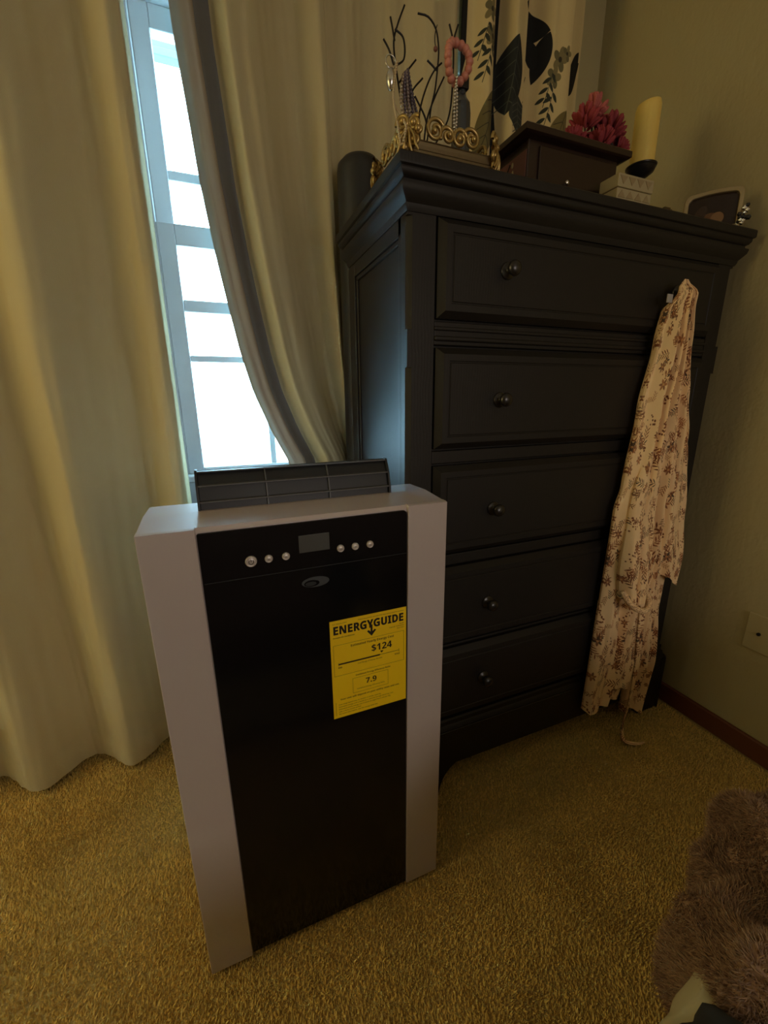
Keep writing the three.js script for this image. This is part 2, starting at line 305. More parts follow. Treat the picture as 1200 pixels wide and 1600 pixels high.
// ---------------------------------------------------------------- portable air conditioner
{
  const t = thing('portable_air_conditioner', 'tall silver and black portable air conditioner standing before the dresser', 'air conditioner', [0.1225, 0, -0.613]);
  // local: x from -0.2415 to 0.2415, front z = 0
  const W = 0.2415;
  const prof = [[-0.006, 0.016], [-0.006, 0.884], [-0.009, 0.8885], [-0.082, 0.8945], [-0.150, 0.893], [-0.175, 0.888], [-0.26, 0.845], [-0.34, 0.79], [-0.385, 0.72], [-0.40, 0.60], [-0.40, 0.06], [-0.385, 0.016]];
  const b = extrude(prof.map(([z, y]) => [-z, y]), 2 * W - 0.003, 0.0015); b.rotateY(Math.PI / 2); b.translate(-W + 0.0015, 0, 0);
  obj('housing', uvm(toCreasedNormals(b, 0.06)), M.silver, t);
  const PX0 = -0.1655, PX1 = 0.1645;
  for (const [a, c] of [[-W, PX0 - 0.001], [PX1 + 0.001, W]]) {
    // stile: box with a sloped top shoulder
    const s = extrude([[0, 0.014], [0, 0.8885], [0.004, 0.8895], [0.012, 0.8897], [0.012, 0.014]], c - a - 0.003, 0.0015); s.rotateY(Math.PI / 2); s.translate(a + 0.0015, 0, 0.0015 - 0.0015);
    obj('side_stile', uvm(toCreasedNormals(s, 0.02)), M.silver, t);
  }
  const ps = new THREE.Shape(); const r = 0.009, py0 = 0.016, py1 = 0.8825;
  ps.moveTo(PX0, py0); ps.lineTo(PX1, py0); ps.lineTo(PX1, py1 - r); ps.quadraticCurveTo(PX1, py1, PX1 - r, py1); ps.lineTo(PX0 + 0.002, py1); ps.lineTo(PX0, py1 - 0.002); ps.closePath();
  const pg = new THREE.ExtrudeGeometry(ps, { depth: 0.006, bevelEnabled: true, bevelSize: 0.0012, bevelThickness: 0.0012, bevelOffset: -0.0012, bevelSegments: 2 }); pg.translate(0, 0, -0.0075);
  const panel = obj('front_panel', toCreasedNormals(pg, 0.12), M.black, t);
  obj('panel_seam', box(PX0 + 0.002, PX1 - 0.002, 0.8045, 0.8055, -0.0008, 0.0002, 0), M.vent, panel);
  const lc = box(-0.0225, 0.0265, 0.8325, 0.8610, -0.001, 0.0004, 0.0003); obj('display', lc, M.lcd, t);
  const btn = (x, y, rad) => {
    const g = lathe([[0, 0.0032], [rad * 0.55, 0.0030], [rad * 0.62, 0.0022], [rad * 0.72, 0.0022], [rad * 0.82, 0.0030], [rad * 0.95, 0.0020], [rad, 0.0], [rad, -0.001]], 28); g.rotateX(Math.PI / 2); g.translate(x, y, 0);
    const o = obj('button', g, M.button, t);
    if (rad > 0.007) { const a = new THREE.TorusGeometry(0.0034, 0.0006, 6, 20, Math.PI * 1.55); a.rotateZ(Math.PI / 2 + 0.7); a.translate(x, y, 0.0032); obj('power_symbol', [a, box(x - 0.0006, x + 0.0006, y + 0.0002, y + 0.0042, 0.0028, 0.0038, 0)], M.mark, o); }
    else { obj('button_mark', [box(x - 0.0018, x + 0.0018, y - 0.0005, y + 0.0005, 0.0028, 0.0034, 0)], M.mark, o); }
  };
  btn(-0.0955, 0.8305, 0.0088); for (const x of [-0.0695, -0.0435, 0.0445, 0.0695, 0.0955]) btn(x, 0.831, 0.0062);
  // oval emblem: pale ring with a dark eye and a swept crescent
  const ell = (cx, cy, rx, ry, z, d) => { const s = new THREE.Shape(); s.absellipse(cx, cy, rx, ry, 0, Math.PI * 2); const g = new THREE.ExtrudeGeometry(s, { depth: d, bevelEnabled: false, curveSegments: 40 }); g.translate(0, 0, z); return g; };
  const em = obj('emblem', ell(0.0005, 0.78, 0.0225, 0.0088, -0.0005, 0.0013), P(lin(0.10, 0.115, 0.125), 0.3, { metalness: 0.4 }), t);
  obj('emblem_eye', ell(-0.006, 0.7785, 0.0125, 0.0058, 0.0006, 0.0006), M.black, em);
  obj('emblem_crescent', ell(-0.0075, 0.7780, 0.0088, 0.0037, 0.0010, 0.0005), P(lin(0.03, 0.034, 0.038), 0.3), em);
  // yellow energy label
  const lab = canvasTex(1024, 1408, (c, w, h) => {
    c.fillStyle = '#ffd400'; c.fillRect(0, 0, w, h); c.fillStyle = '#140c06'; c.strokeStyle = '#140c06';
    const tx = (s, x, y, px, al = 'left', bold = true) => { c.font = (bold ? 'bold ' : '') + px + 'px sans-serif'; c.textAlign = al; c.fillText(s, x, y); };
    tx('U.S. Government', 34, 52, 24, 'left', false); tx('Federal law prohibits removal of this label before consumer purchase.', w - 30, 52, 20, 'right', false);
    // heading with the arrow that drops from the Y
    c.save(); c.translate(34, 190); c.scale(1.0, 1.18); c.font = 'bold 128px sans-serif'; const s1 = 'ENERG', s2 = 'GUIDE', tot = w - 68; const w1 = c.measureText(s1).width, wy = c.measureText('Y').width, w2 = c.measureText(s2).width; const k = tot / (w1 + wy + w2); c.scale(k, 1); c.lineWidth = 5; c.textAlign = 'left'; c.fillText(s1, 0, 0); c.strokeText(s1, 0, 0); c.fillText('Y', w1, 0); c.strokeText('Y', w1, 0); c.fillText(s2, w1 + wy, 0); c.strokeText(s2, w1 + wy, 0); c.restore();
    const ax = 34 + (w - 68) * 0.53; c.fillRect(ax - 13, 150, 26, 110); c.beginPath(); c.moveTo(ax - 62, 236); c.lineTo(ax, 312); c.lineTo(ax + 62, 236); c.lineTo(ax + 40, 222); c.lineTo(ax, 262); c.lineTo(ax - 40, 222); c.closePath(); c.fill();
    tx('Portable Air Conditioner', 34, 245, 24); tx('Model', w - 34, 232, 22, 'right', false); tx('Capacity: 9,500 BTUs', w - 34, 262, 22, 'right', false); tx('Dual Hose', w - 34, 292, 22, 'right', false);
    c.lineWidth = 3; c.strokeRect(34, 340, w - 68, 440);
    tx('Estimated Yearly Energy Cost', w * 0.54, 400, 42, 'center'); tx('$124', w * 0.66, 540, 132, 'center');
    c.beginPath(); c.moveTo(w * 0.66 - 24, 560); c.lineTo(w * 0.66 + 24, 560); c.lineTo(w * 0.66, 592); c.closePath(); c.fill();
    c.fillRect(90, 606, 560, 20); c.fillRect(650, 612, 270, 6); c.fillRect(90, 590, 4, 50); c.fillRect(918, 590, 4, 50); tx('$90', 84, 676, 32); tx('$163', 930, 676, 32, 'right'); tx('Cost Range of Similar Models', w * 0.5, 672, 26, 'center', false);
    tx('Combined Energy Efficiency Ratio', w * 0.54, 840, 30, 'center'); c.strokeRect(270, 870, 490, 220); tx('7.9', w * 0.51, 990, 112, 'center'); tx('Combined Energy Efficiency Ratio', w * 0.505, 1050, 26, 'center', false);
    tx('Your cost will depend on your utility rates and use.', w * 0.5, 1150, 34, 'center');
    const lines = ['Cost range based only on models of similar capacity.', 'Estimated energy cost is based on a national average electricity cost.', 'Estimated yearly energy cost is based on eight hours use per day', 'over a three month period.', 'For more information, visit the energy label site.']; lines.forEach((s, i) => tx(s, 70, 1220 + i * 36, 25, 'left', false));
    c.lineWidth = 3; c.strokeRect(34, 1180 - 10, 0.1, 200);
  });
  const lg = new THREE.BoxGeometry(0.143, 0.197, 0.0006); lg.translate(0.091, 0.6035, 0.0005);
  const lm = P(lin(1, 1, 1), 0.55, { map: lab }), ly = S(lin(0.75, 0.46, 0.01), 0.6);
  const le = new THREE.Mesh(lg, [ly, ly, ly, ly, lm, ly]); le.name = 'energy_label'; le.castShadow = le.receiveShadow = true; le.userData.label = 'yellow energy cost label'; t.add(le);
  // vent flap on top: three louvers, ribs, curved ends
  const v = new THREE.Group(); v.name = 'vent_flap'; t.add(v);
  const va = -0.160, vb = 0.166;
  const arc = [[-0.084, 0.884], [-0.086, 0.909], [-0.093, 0.934], [-0.106, 0.955]];
  for (let i = 0; i < 3; i++) {
    const [z0, y0] = arc[i], [z1, y1] = arc[i + 1]; const L = Math.hypot(z1 - z0, y1 - y0), a = Math.atan2(-(z1 - z0), y1 - y0);
    const g = new RoundedBoxGeometry(vb - va, L + 0.004, 0.003, 2, 0.001); g.rotateX(-a + 0.0); g.translate((va + vb) / 2, (y0 + y1) / 2, (z0 + z1) / 2 - 0.006 - i * 0.0);
    const o = obj('louver', g, M.vent, v);
    obj('louver_lip', box(va, vb, y1 - 0.0012, y1 + 0.0012, z1 - 0.007, z1 + 0.0035, 0.0008), M.ventEdge, o);
  }
  for (const x of [-0.0545, 0.0525]) { const rb = []; for (let i = 0; i < 3; i++) { const [z0, y0] = arc[i], [z1, y1] = arc[i + 1]; const L = Math.hypot(z1 - z0, y1 - y0), a = Math.atan2(-(z1 - z0), y1 - y0); const g = new THREE.BoxGeometry(0.002, L, 0.006); g.rotateX(-a); g.translate(x, (y0 + y1) / 2, (z0 + z1) / 2 - 0.0015); rb.push(g); } obj('rib', rb, M.ventEdge, v); }
  for (const x of [va - 0.003, vb]) { const g = extrude([[0.082, 0.882], [0.084, 0.909], [0.091, 0.935], [0.105, 0.9575], [0.118, 0.9575], [0.15, 0.93], [0.165, 0.884]], 0.003, 0.0004); g.rotateY(Math.PI / 2); g.translate(x, 0, 0); obj('end_cheek', g, M.vent, v); }
  obj('back_plate', gridGeo(1, 6, (u, w) => { const th = w; return [va + u * (vb - va), 0.954 - 0.07 * th * th, -0.112 - 0.05 * th]; }), M.vent, v).material.side = THREE.DoubleSide;
  // raised lettering strip on the silver top edge
  const ts = []; for (let i = 0; i < 26; i++) { const x = -0.045 + i * 0.0052; if (i % 7 === 5) continue; ts.push(box(x, x + 0.0036, 0.8915, 0.8922, -0.045, -0.0415, 0)); } obj('top_lettering', ts, S(lin(0.28, 0.26, 0.23), 0.5), t);
  for (const x of [-0.19, 0.19]) for (const z of [-0.06, -0.34]) { const g = cyl(0.016, 0.016, 0.02, 16); g.rotateZ(Math.PI / 2); g.translate(x, 0.0165, z); obj('caster', g, M.vent, t); }
}

// ---------------------------------------------------------------- dresser
const DT = 1.483;                                                     // top of the dresser
const KN = [[0.593, 1.113], [1.3185, 1.062, 0.812, 0.566, 0.345]];
{
  const t = thing('dresser', 'tall black wooden chest of five drawers in the corner of the room', 'dresser', [0, 0, 0]);
  const L = 0.372, R = 1.338, F = -0.80, B = -1.175;
  obj('carcass', box(L + 0.014, R - 0.014, 0.09, 1.42, B, F - 0.012, 0.001), M.dresser, t);
  // crown
  obj('crown', mould([[0.002, 1.402], [0.005, 1.408], [0.006, 1.414], [0.011, 1.42], [0.0175, 1.4285], [0.0195, 1.436], [0.0195, 1.440], [0.013, 1.4425], [0.013, 1.4475], [0.018, 1.4500], [0.0215, 1.4550], [0.0225, 1.460], [0.022, 1.4625], [0.0265, 1.4645], [0.0275, 1.467], [0.0275, 1.4805], [0.0255, DT]], L, R, B + 0.012, F), M.dresser, t);
  // front posts with stopped chamfers
  const post = (x0, x1, dir) => {
    const c = 0.010; const seg = [];
    const plan = (ch) => { const q = [[x0, -(F - 0.03)], [x1, -(F - 0.03)], [x1, -F], [x0, -F]]; if (!ch) return q; return dir < 0 ? [q[0], q[1], q[2], [x0 + c, -F], [x0, -F - 0 + c]].map((p) => p) : [q[0], q[1], [x1, -F + c], [x1 - c, -F], q[3]]; };
    const add = (y0, y1, ch) => { const g = extrude(plan(ch).map(([x, z]) => [x, -z]), y1 - y0); g.rotateX(-Math.PI / 2); g.scale(1, 1, -1); const ix = g.index; const p = g.attributes.position; for (let i = 0; i < p.count; i++) { } g.translate(0, y0, 0); seg.push(flip(g)); };
    add(0.20, 0.245, false); add(0.245, 1.128, true); add(1.128, 1.200, false); add(1.200, 1.397, true); add(1.397, 1.41, false);
    return seg;
  };
  function flip(g) { const h = g.index ? g.toNonIndexed() : g; const p = h.attributes.position; for (let i = 0; i < p.count; i += 3) { for (const k of ['position', 'normal', 'uv']) { const a = h.attributes[k]; if (!a) continue; for (let d = 0; d < a.itemSize; d++) { const s = a.array[(i + 1) * a.itemSize + d]; a.array[(i + 1) * a.itemSize + d] = a.array[(i + 2) * a.itemSize + d]; a.array[(i + 2) * a.itemSize + d] = s; } } } h.computeVertexNormals(); return uvm(h); }
  obj('corner_post', post(L, L + 0.06, -1), M.dresser, t); obj('corner_post', post(R - 0.06, R, 1), M.dresser, t);
  // side frames and panels
  for (const [xa, xb, s] of [[L, L + 0.016, -1], [R - 0.016, R, 1]]) {
    obj('side_frame', [box(xa, xb, 0.2, 1.41, B, B + 0.05, 0.002), box(xa, xb, 1.372, 1.41, B + 0.05, F - 0.03, 0.002), box(xa, xb, 0.2, 0.27, B + 0.05, F - 0.03, 0.002), box(xa, xb, 0.2, 1.41, F - 0.045, F - 0.03, 0.002)], M.dresser, t);
    const q = s < 0 ? [xa + 0.004, xa + 0.016] : [xb - 0.016, xb - 0.004];
    obj('panel_bead', [box(q[0], q[1], 1.362, 1.373, B + 0.05, F - 0.044, 0.003), box(q[0], q[1], 0.27, 0.281, B + 0.05, F - 0.044, 0.003), box(q[0], q[1], 0.28, 1.364, B + 0.05, B + 0.06, 0.003), box(q[0], q[1], 0.28, 1.364, F - 0.055, F - 0.044, 0.003)], M.dresser, t);
    obj('side_panel', box(s < 0 ? xa + 0.009 : xb - 0.018, s < 0 ? xa + 0.018 : xb - 0.009, 0.275, 1.37, B + 0.052, F - 0.05, 0.001), M.dresser, t);
  }
  // rails
  const dr = [[1.221, 1.402], [0.957, 1.169], [0.708, 0.922], [0.462, 0.674], [0.238, 0.448]];
  const rails = [[1.169 + 0.003, 1.221 - 0.003], [0.922 + 0.003, 0.957 - 0.003], [0.674 + 0.003, 0.708 - 0.003], [0.448 + 0.003, 0.462 - 0.003]];
  for (const [a, b] of rails) obj('rail', box(L + 0.06, R - 0.06, a, b, F - 0.02, F + 0.0, 0.003), M.dresser, t);
  obj('waist_moulding', [box(L + 0.06, R - 0.06, 1.180, 1.190, F - 0.004, F + 0.006, 0.004, 3), box(L + 0.06, R - 0.06, 1.200, 1.208, F - 0.004, F + 0.004, 0.003, 3)], M.dresser, t);
  obj('rail', box(L + 0.06, R - 0.06, 1.404, 1.412, F - 0.02, F, 0.001), M.dresser, t);
  dr.forEach(([a, b], i) => {
    const x0 = L + 0.0645, x1 = R - 0.0645;
    // front with a wide sloped edge, and a flat field inside a shallow groove
    const f = mouldZ([[0, F - 0.010], [0, F + 0.001], [0.013, F + 0.014], [0.026, F + 0.014], [0.0275, F + 0.0125], [0.0295, F + 0.0125], [0.031, F + 0.014]], x0, x1, a + 0.0015, b - 0.0015);
    const d = obj('drawer', f, M.dresser, t);
    for (const kx of KN[0]) {
      const k = lathe([[0, 0.034], [0.006, 0.0335], [0.0115, 0.031], [0.0145, 0.0265], [0.0150, 0.0225], [0.0125, 0.0185], [0.0075, 0.0160], [0.0065, 0.0105], [0.0085, 0.0070], [0.0150, 0.0050], [0.0165, 0.0025], [0.0165, -0.001]], 28); k.rotateX(Math.PI / 2); k.translate(kx, KN[1][i], F + 0.014); obj('knob', k, M.knob, d);
    }
  });
  // base with bracket feet
  const bp = (w, h, foot, rise) => { const s = new THREE.Shape(); s.moveTo(0, 0); s.lineTo(foot, 0); s.quadraticCurveTo(foot + 0.01, rise * 0.75, foot + 0.055, rise); s.lineTo(w - foot - 0.055, rise); s.quadraticCurveTo(w - foot - 0.01, rise * 0.75, w - foot, 0); s.lineTo(w, 0); s.lineTo(w, h); s.lineTo(0, h); s.closePath(); return s; };
  const bx0 = 0.368, bx1 = 1.352, bz = -0.786;
  const fr = new THREE.ExtrudeGeometry(bp(bx1 - bx0, 0.195, 0.10, 0.085), { depth: 0.018, bevelEnabled: true, bevelSize: 0.002, bevelThickness: 0.002, bevelSegments: 1 }); fr.translate(bx0, 0.002, bz - 0.02); obj('base_apron', uvm(fr), M.dresser, t);
  for (const x of [bx0, bx1 - 0.02]) { const g = new THREE.ExtrudeGeometry(bp(-B + bz, 0.195, 0.09, 0.085), { depth: 0.018, bevelEnabled: true, bevelSize: 0.002, bevelThickness: 0.002, bevelSegments: 1 }); g.rotateY(Math.PI / 2); g.translate(x, 0.002, bz); obj('base_side', uvm(g), M.dresser, t); }
  obj('base_moulding', mould([[0.0, 0.195], [0.012, 0.197], [0.014, 0.203], [0.010, 0.210], [0.006, 0.214], [0.004, 0.224], [0.0, 0.228]], L, R, B + 0.004, F), M.dresser, t);
}
function mouldZ(profile, x0, x1, y0, y1) {
  const parts = [];
  const r = (o, z) => [[x0 + o, y0 + o, z], [x1 - o, y0 + o, z], [x1 - o, y1 - o, z], [x0 + o, y1 - o, z]];
  for (let i = 0; i + 1 < profile.length; i++) { const a = r(...profile[i]), b = r(...profile[i + 1]); for (let k = 0; k < 4; k++) { const l = (k + 1) % 4; parts.push(...a[k], ...a[l], ...b[k], ...a[l], ...b[l], ...b[k]); } }
  const q = r(...profile[profile.length - 1]); parts.push(...q[0], ...q[1], ...q[2], ...q[0], ...q[2], ...q[3]);
  const g = new THREE.BufferGeometry(); g.setAttribute('position', new THREE.Float32BufferAttribute(parts, 3)); return uvm(toCreasedNormals(g, 0.4));
}

// black tube behind the dresser
{
  const g = lathe([[0, 1.702], [0.030, 1.700], [0.046, 1.692], [0.0605, 1.677], [0.063, 1.660], [0.063, 0.0], [0, 0]], 48);
  const o = obj('upright_tube', g, M.tubeBlack); o.position.set(0.440, 0.002, -1.256);
  tag(o, 'black upright tube with a rounded end standing behind the dresser', 'tube');
}

// ---------------------------------------------------------------- robe on the knob
const robeTex = canvasTex(1024, 1024, (c, w, h) => {
  const r = rng(77); c.fillStyle = '#ffdca6'; c.fillRect(0, 0, w, h);
  const leaf = (x, y, a, l, wd, col) => { c.save(); c.translate(x, y); c.rotate(a); c.fillStyle = col; c.beginPath(); c.moveTo(0, 0); c.quadraticCurveTo(l * 0.5, -wd, l, 0); c.quadraticCurveTo(l * 0.5, wd, 0, 0); c.fill(); c.restore(); };
  const wrap = (f) => { for (const dx of [-w, 0, w]) for (const dy of [-h, 0, h]) { c.save(); c.translate(dx, dy); f(); c.restore(); } };
  const cols = ['#8a5230', '#a06236', '#7a4a2e', '#b87a4c', '#5e4a3a'];
  for (let i = 0; i < 120; i++) {
    const x = r() * w, y = r() * h, a = r() * 6.28, kind = r(), col = cols[Math.floor(r() * cols.length)], k = 0.7 + r() * 0.7, seeds = Array.from({ length: 24 }, () => r());
    wrap(() => {
      if (kind < 0.5) { for (let j = 0; j < 7; j++) { const s = j % 2 ? 1 : -1; leaf(x + Math.cos(a) * j * 13 * k, y + Math.sin(a) * j * 13 * k, a + s * 0.8, 44 * k, 9 * k, col); } c.strokeStyle = col; c.lineWidth = 3; c.beginPath(); c.moveTo(x, y); c.lineTo(x + Math.cos(a) * 105 * k, y + Math.sin(a) * 105 * k); c.stroke(); }
      else if (kind < 0.8) { for (let j = 0; j < 6; j++) leaf(x, y, a + j * 1.047, 42 * k, 17 * k, j % 2 ? col : '#9a6a48'); c.fillStyle = '#d9a56c'; c.beginPath(); c.arc(x, y, 9 * k, 0, 7); c.fill(); }
      else for (let j = 0; j < 9; j++) { c.fillStyle = col; c.beginPath(); c.arc(x + (seeds[j] - 0.5) * 90 * k, y + (seeds[j + 9] - 0.5) * 90 * k, 6 + 4 * seeds[j], 0, 7); c.fill(); }
    });
  }
}, true);
{
  const t = thing('robe', 'cream floral robe hanging from the top drawer knob of the dresser', 'robe', [0, 0, 0]);
  const mt = P(lin(1, 1, 1), 0.75, { map: rep(robeTex, 3.2), sheen: 0.4, sheenRoughness: 0.5, sheenColor: lin(0.9, 0.75, 0.5), side: THREE.DoubleSide });
  // closed cloth loft: front with sharp folds, back flat
  function cloth(o) {
    const { y1, y0, xl, xr, zf, zb, folds, seed, nu = 90, nv = 90, dip = () => 0 } = o;
    const F = (s, y) => { const q = folds * s + 0.35 * n2(s * 2 + seed, y * 1.4) + seed; const a = Math.abs(((q % 1) + 1) % 1 - 0.5) * 2; return (smooth(a) * 0.72 + 0.28 * (0.5 + 0.5 * n2(s * folds * 1.7 + seed * 3, y * 2.2))); };
    const side = (back) => gridGeo(nu, nv, (u, v) => {
      const dy = dip(u) * smooth((v - 0.55) / 0.45); const y = y1 + (y0 - y1) * v + dy; const a = xl(y), b = xr(y); const x = a + (b - a) * u;
      const e = Math.sqrt(Math.max(0, 1 - Math.pow(Math.abs(u * 2 - 1), 4))); const top = Math.min(1, (y1 - y) / 0.02 + 0.05);
      const zfront = zf(y), zback = zb(y);
      const mid = (zfront * 0.35 + zback * 0.65);
      const z = back ? mid + (zback - mid) * e * top : mid + ((zfront - mid) * (0.25 + 0.75 * F(u, y)) * e) * top;
      return [x, y, z, u * Math.max(0.2, o.width ?? 0.5) + seed * 0.37, y];
    });
    const fr = side(false), bk = side(true);
    const ix = bk.index.array; for (let i = 0; i < ix.length; i += 3) { const s = ix[i]; ix[i] = ix[i + 1]; ix[i + 1] = s; } bk.computeVertexNormals();
    return [fr, bk];
  }
  const ZB = () => -0.7835;
  obj('robe_body', cloth({ y1: 1.336, y0: 0.30, xl: curve([[0.3, 0.962], [0.46, 0.963], [0.766, 0.968], [0.84, 0.985], [1.035, 1.005], [1.2, 1.035], [1.29, 1.052], [1.318, 1.06], [1.336, 1.075]]), xr: curve([[0.3, 1.205], [0.53, 1.20], [0.7, 1.21], [0.835, 1.19], [0.96, 1.175], [1.064, 1.15], [1.2, 1.123], [1.29, 1.107], [1.318, 1.103], [1.336, 1.09]]), zf: curve([[0.3, -0.722], [0.9, -0.706], [1.2, -0.712], [1.30, -0.716], [1.33, -0.735]]), zb: (y) => (y > 1.27 ? -0.7835 + 0.034 * smooth((y - 1.27) / 0.03) : -0.7835), folds: 5, seed: 0.31, width: 0.6, nu: 140, nv: 120 }), mt, t);
  obj('skirt_panel', cloth({ y1: 0.52, y0: 0.135, xl: lerpc([[0.1, 0.957], [0.3, 0.960], [0.52, 0.965]]), xr: lerpc([[0.13, 1.065], [0.22, 1.10], [0.30, 1.14], [0.52, 1.17]]), zf: curve([[0.1, -0.722], [0.5, -0.728]]), zb: ZB, folds: 2.6, seed: 1.7, width: 0.35, dip: (u) => (u > 0.3 ? 0.07 * (u - 0.3) : 0) - 0.008 * Math.sin(u * 9) }), mt, t);
  obj('skirt_panel', cloth({ y1: 0.54, y0: 0.070, xl: lerpc([[0.07, 1.135], [0.25, 1.125], [0.52, 1.09]]), xr: lerpc([[0.07, 1.222], [0.26, 1.236], [0.4, 1.222], [0.52, 1.195]]), zf: curve([[0.05, -0.735], [0.3, -0.722], [0.5, -0.73]]), zb: ZB, folds: 1.7, seed: 2.9, width: 0.25, dip: (u) => 0.012 * Math.sin(u * 6) }), mt, t);
  obj('skirt_panel', cloth({ y1: 0.60, y0: 0.215, xl: lerpc([[0.2, 1.03], [0.4, 1.055], [0.6, 1.07]]), xr: lerpc([[0.2, 1.095], [0.4, 1.12], [0.6, 1.13]]), zf: curve([[0.2, -0.708], [0.6, -0.722]]), zb: () => -0.745, folds: 1.4, seed: 4.4, width: 0.2, nu: 50, nv: 60 }), mt, t);
  // sleeves: one ends in a rolled cuff at the middle, the other a wide flap at the wall side
  obj('sleeve', cloth({ y1: 1.05, y0: 0.535, xl: curve([[0.53, 1.125], [0.75, 1.11], [1.05, 1.09]]), xr: curve([[0.53, 1.232], [0.62, 1.240], [0.75, 1.222], [0.9, 1.195], [1.05, 1.150]]), zf: curve([[0.5, -0.700], [0.8, -0.712], [1.05, -0.73]]), zb: () => -0.752, folds: 1.6, seed: 5.2, width: 0.28, dip: (u) => 0.03 * (1 - u) + 0.01 * Math.sin(u * 7) }), mt, t);
  const sl = obj('sleeve', cloth({ y1: 1.00, y0: 0.515, xl: curve([[0.5, 0.985], [0.62, 0.972], [0.75, 0.985], [1.0, 1.03]]), xr: curve([[0.5, 1.055], [0.62, 1.075], [0.75, 1.085], [1.0, 1.09]]), zf: curve([[0.5, -0.675], [0.6, -0.682], [0.8, -0.71], [1.0, -0.732]]), zb: () => -0.742, folds: 2.2, seed: 6.6, width: 0.25, dip: (u) => 0.035 * Math.abs(u - 0.45) }), mt, t);
  obj('cuff', tube([[0.982, 0.553, -0.712], [0.990, 0.525, -0.690], [1.015, 0.505, -0.678], [1.042, 0.503, -0.678], [1.062, 0.515, -0.688], [1.072, 0.535, -0.705]], 0.0085, 40, 8), mt, sl);
  // belt tail down to the carpet
  const beltPts = [[1.085, 0.62, -0.728], [1.083, 0.45, -0.715], [1.092, 0.30, -0.712], [1.092, 0.15, -0.715], [1.085, 0.06, -0.718], [1.090, 0.018, -0.708], [1.118, 0.012, -0.69], [1.145, 0.012, -0.682]].map((p) => V(...p));
  const bc = new THREE.CatmullRomCurve3(beltPts);
  obj('belt', [0, 1].map((k) => gridGeo(2, 60, (u, v) => { const p = bc.getPointAt(v); const w = 0.018; const tw = 0.5 * Math.sin(v * 6); return [p.x + (u - 0.5) * w * Math.cos(tw), p.y, p.z + (u - 0.5) * w * Math.sin(tw) * 0.6 + (k ? -0.0015 : 0.0015), u * 0.02, p.y]; })), mt, t);
  obj('care_tag', box(1.033, 1.052, 1.283, 1.302, -0.752, -0.7495, 0.0008), S(lin(0.45, 0.42, 0.36), 0.7), t);
}

// ---------------------------------------------------------------- things on the dresser
const T = DT + 0.0005;
// gilded vanity tray with scroll gallery
{
  const t = thing('vanity_tray', 'ornate gilded scrollwork vanity tray at the window end of the dresser top', 'tray', [0.460, T, -0.868]);
  const w = 0.090, d = 0.076;
  obj('mirror_base', box(-w, w, 0, 0.008, -d, d, 0.002), M.mirror, t);
  obj('moulded_rim', mould([[0.0, 0.0], [0.004, 0.002], [0.005, 0.010], [0.001, 0.014], [0.003, 0.018], [0.004, 0.024], [0.0, 0.029], [-0.006, 0.030], [-0.008, 0.026], [-0.008, 0.009]], -w, w, -d, d), M.darkGold, t);
  const scroll = (R, turns, r, flipx) => { const pts = []; const n = 26; for (let i = 0; i <= n; i++) { const a = (i / n) * turns * Math.PI * 2, rr = R * (1 - 0.80 * i / n); pts.push(V((flipx ? -1 : 1) * (Math.cos(a) * rr), Math.sin(a) * rr, 0.003 * i / n)); } const g = tube(pts, r, 34, 6); const k = new THREE.SphereGeometry(r * 1.7, 8, 6); k.translate(pts[n].x, pts[n].y, pts[n].z); return [g, k]; };
  const place = (list, x, y, z, ry, rz = 0) => list.map((g) => { const h = g.clone(); if (rz) h.rotateZ(rz); h.rotateY(ry); h.translate(x, y, z); return h; });
  // four sides: pairs of scrolls on the rim
  const sides = [[0, d, 0], [0, -d, Math.PI], [-w, 0, -Math.PI / 2], [w, 0, Math.PI / 2]];
  for (const [sx, sz, ry] of sides) {
    const len = ry === 0 || ry === Math.PI ? w : d; const c = Math.cos(ry), s = Math.sin(ry);
    const at = (u) => [sx + u * c, sz - u * s];
    for (const [u, R, fx, rz, yy] of [[-len * 0.42, 0.019, false, 0.6, 0.047], [-len * 0.14, 0.015, true, 0.5, 0.043], [len * 0.15, 0.016, false, 0.4, 0.043], [len * 0.42, 0.019, true, 0.2, 0.046]]) { const [x, z] = at(u); obj('scroll', place(scroll(R, 1.5, 0.0034, fx), x, yy, z, ry, rz), M.gold, t); }
  }
  // corner cartouches: bigger scrolls over and under, a leaf and a bracket foot
  for (const [cx, cz, ry] of [[-w, d, -Math.PI / 4], [w, d, Math.PI / 4], [-w, -d, -Math.PI * 0.75], [w, -d, Math.PI * 0.75]]) {
    const c = [];
    for (const [ox, oy, R, fx, rz] of [[-0.011, 0.050, 0.0125, true, 0.2], [0.012, 0.046, 0.0115, false, 0.9], [-0.013, 0.026, 0.0115, true, -1.2], [0.012, 0.022, 0.0105, false, 1.2], [0, 0.036, 0.009, false, 0], [-0.004, 0.012, 0.0085, true, 2.0], [0.018, 0.034, 0.007, true, 1.0]]) c.push(...place(scroll(R, 1.35, 0.0036, fx), cx + ox * Math.cos(ry), oy, cz - ox * Math.sin(ry) , ry, rz));
    for (const ox of [-0.014, -0.005, 0.005, 0.014]) { const g = tube([[ox * 0.4, 0.036, 0.006], [ox * 0.9, 0.024, 0.009], [ox * 1.1, 0.012, 0.008], [ox * 1.4, 0.004, 0.004]], 0.0024, 16, 6); c.push(...place([g], cx, 0, cz, ry)); }
    obj('corner_cartouche', c, M.gold, t);
  }
}
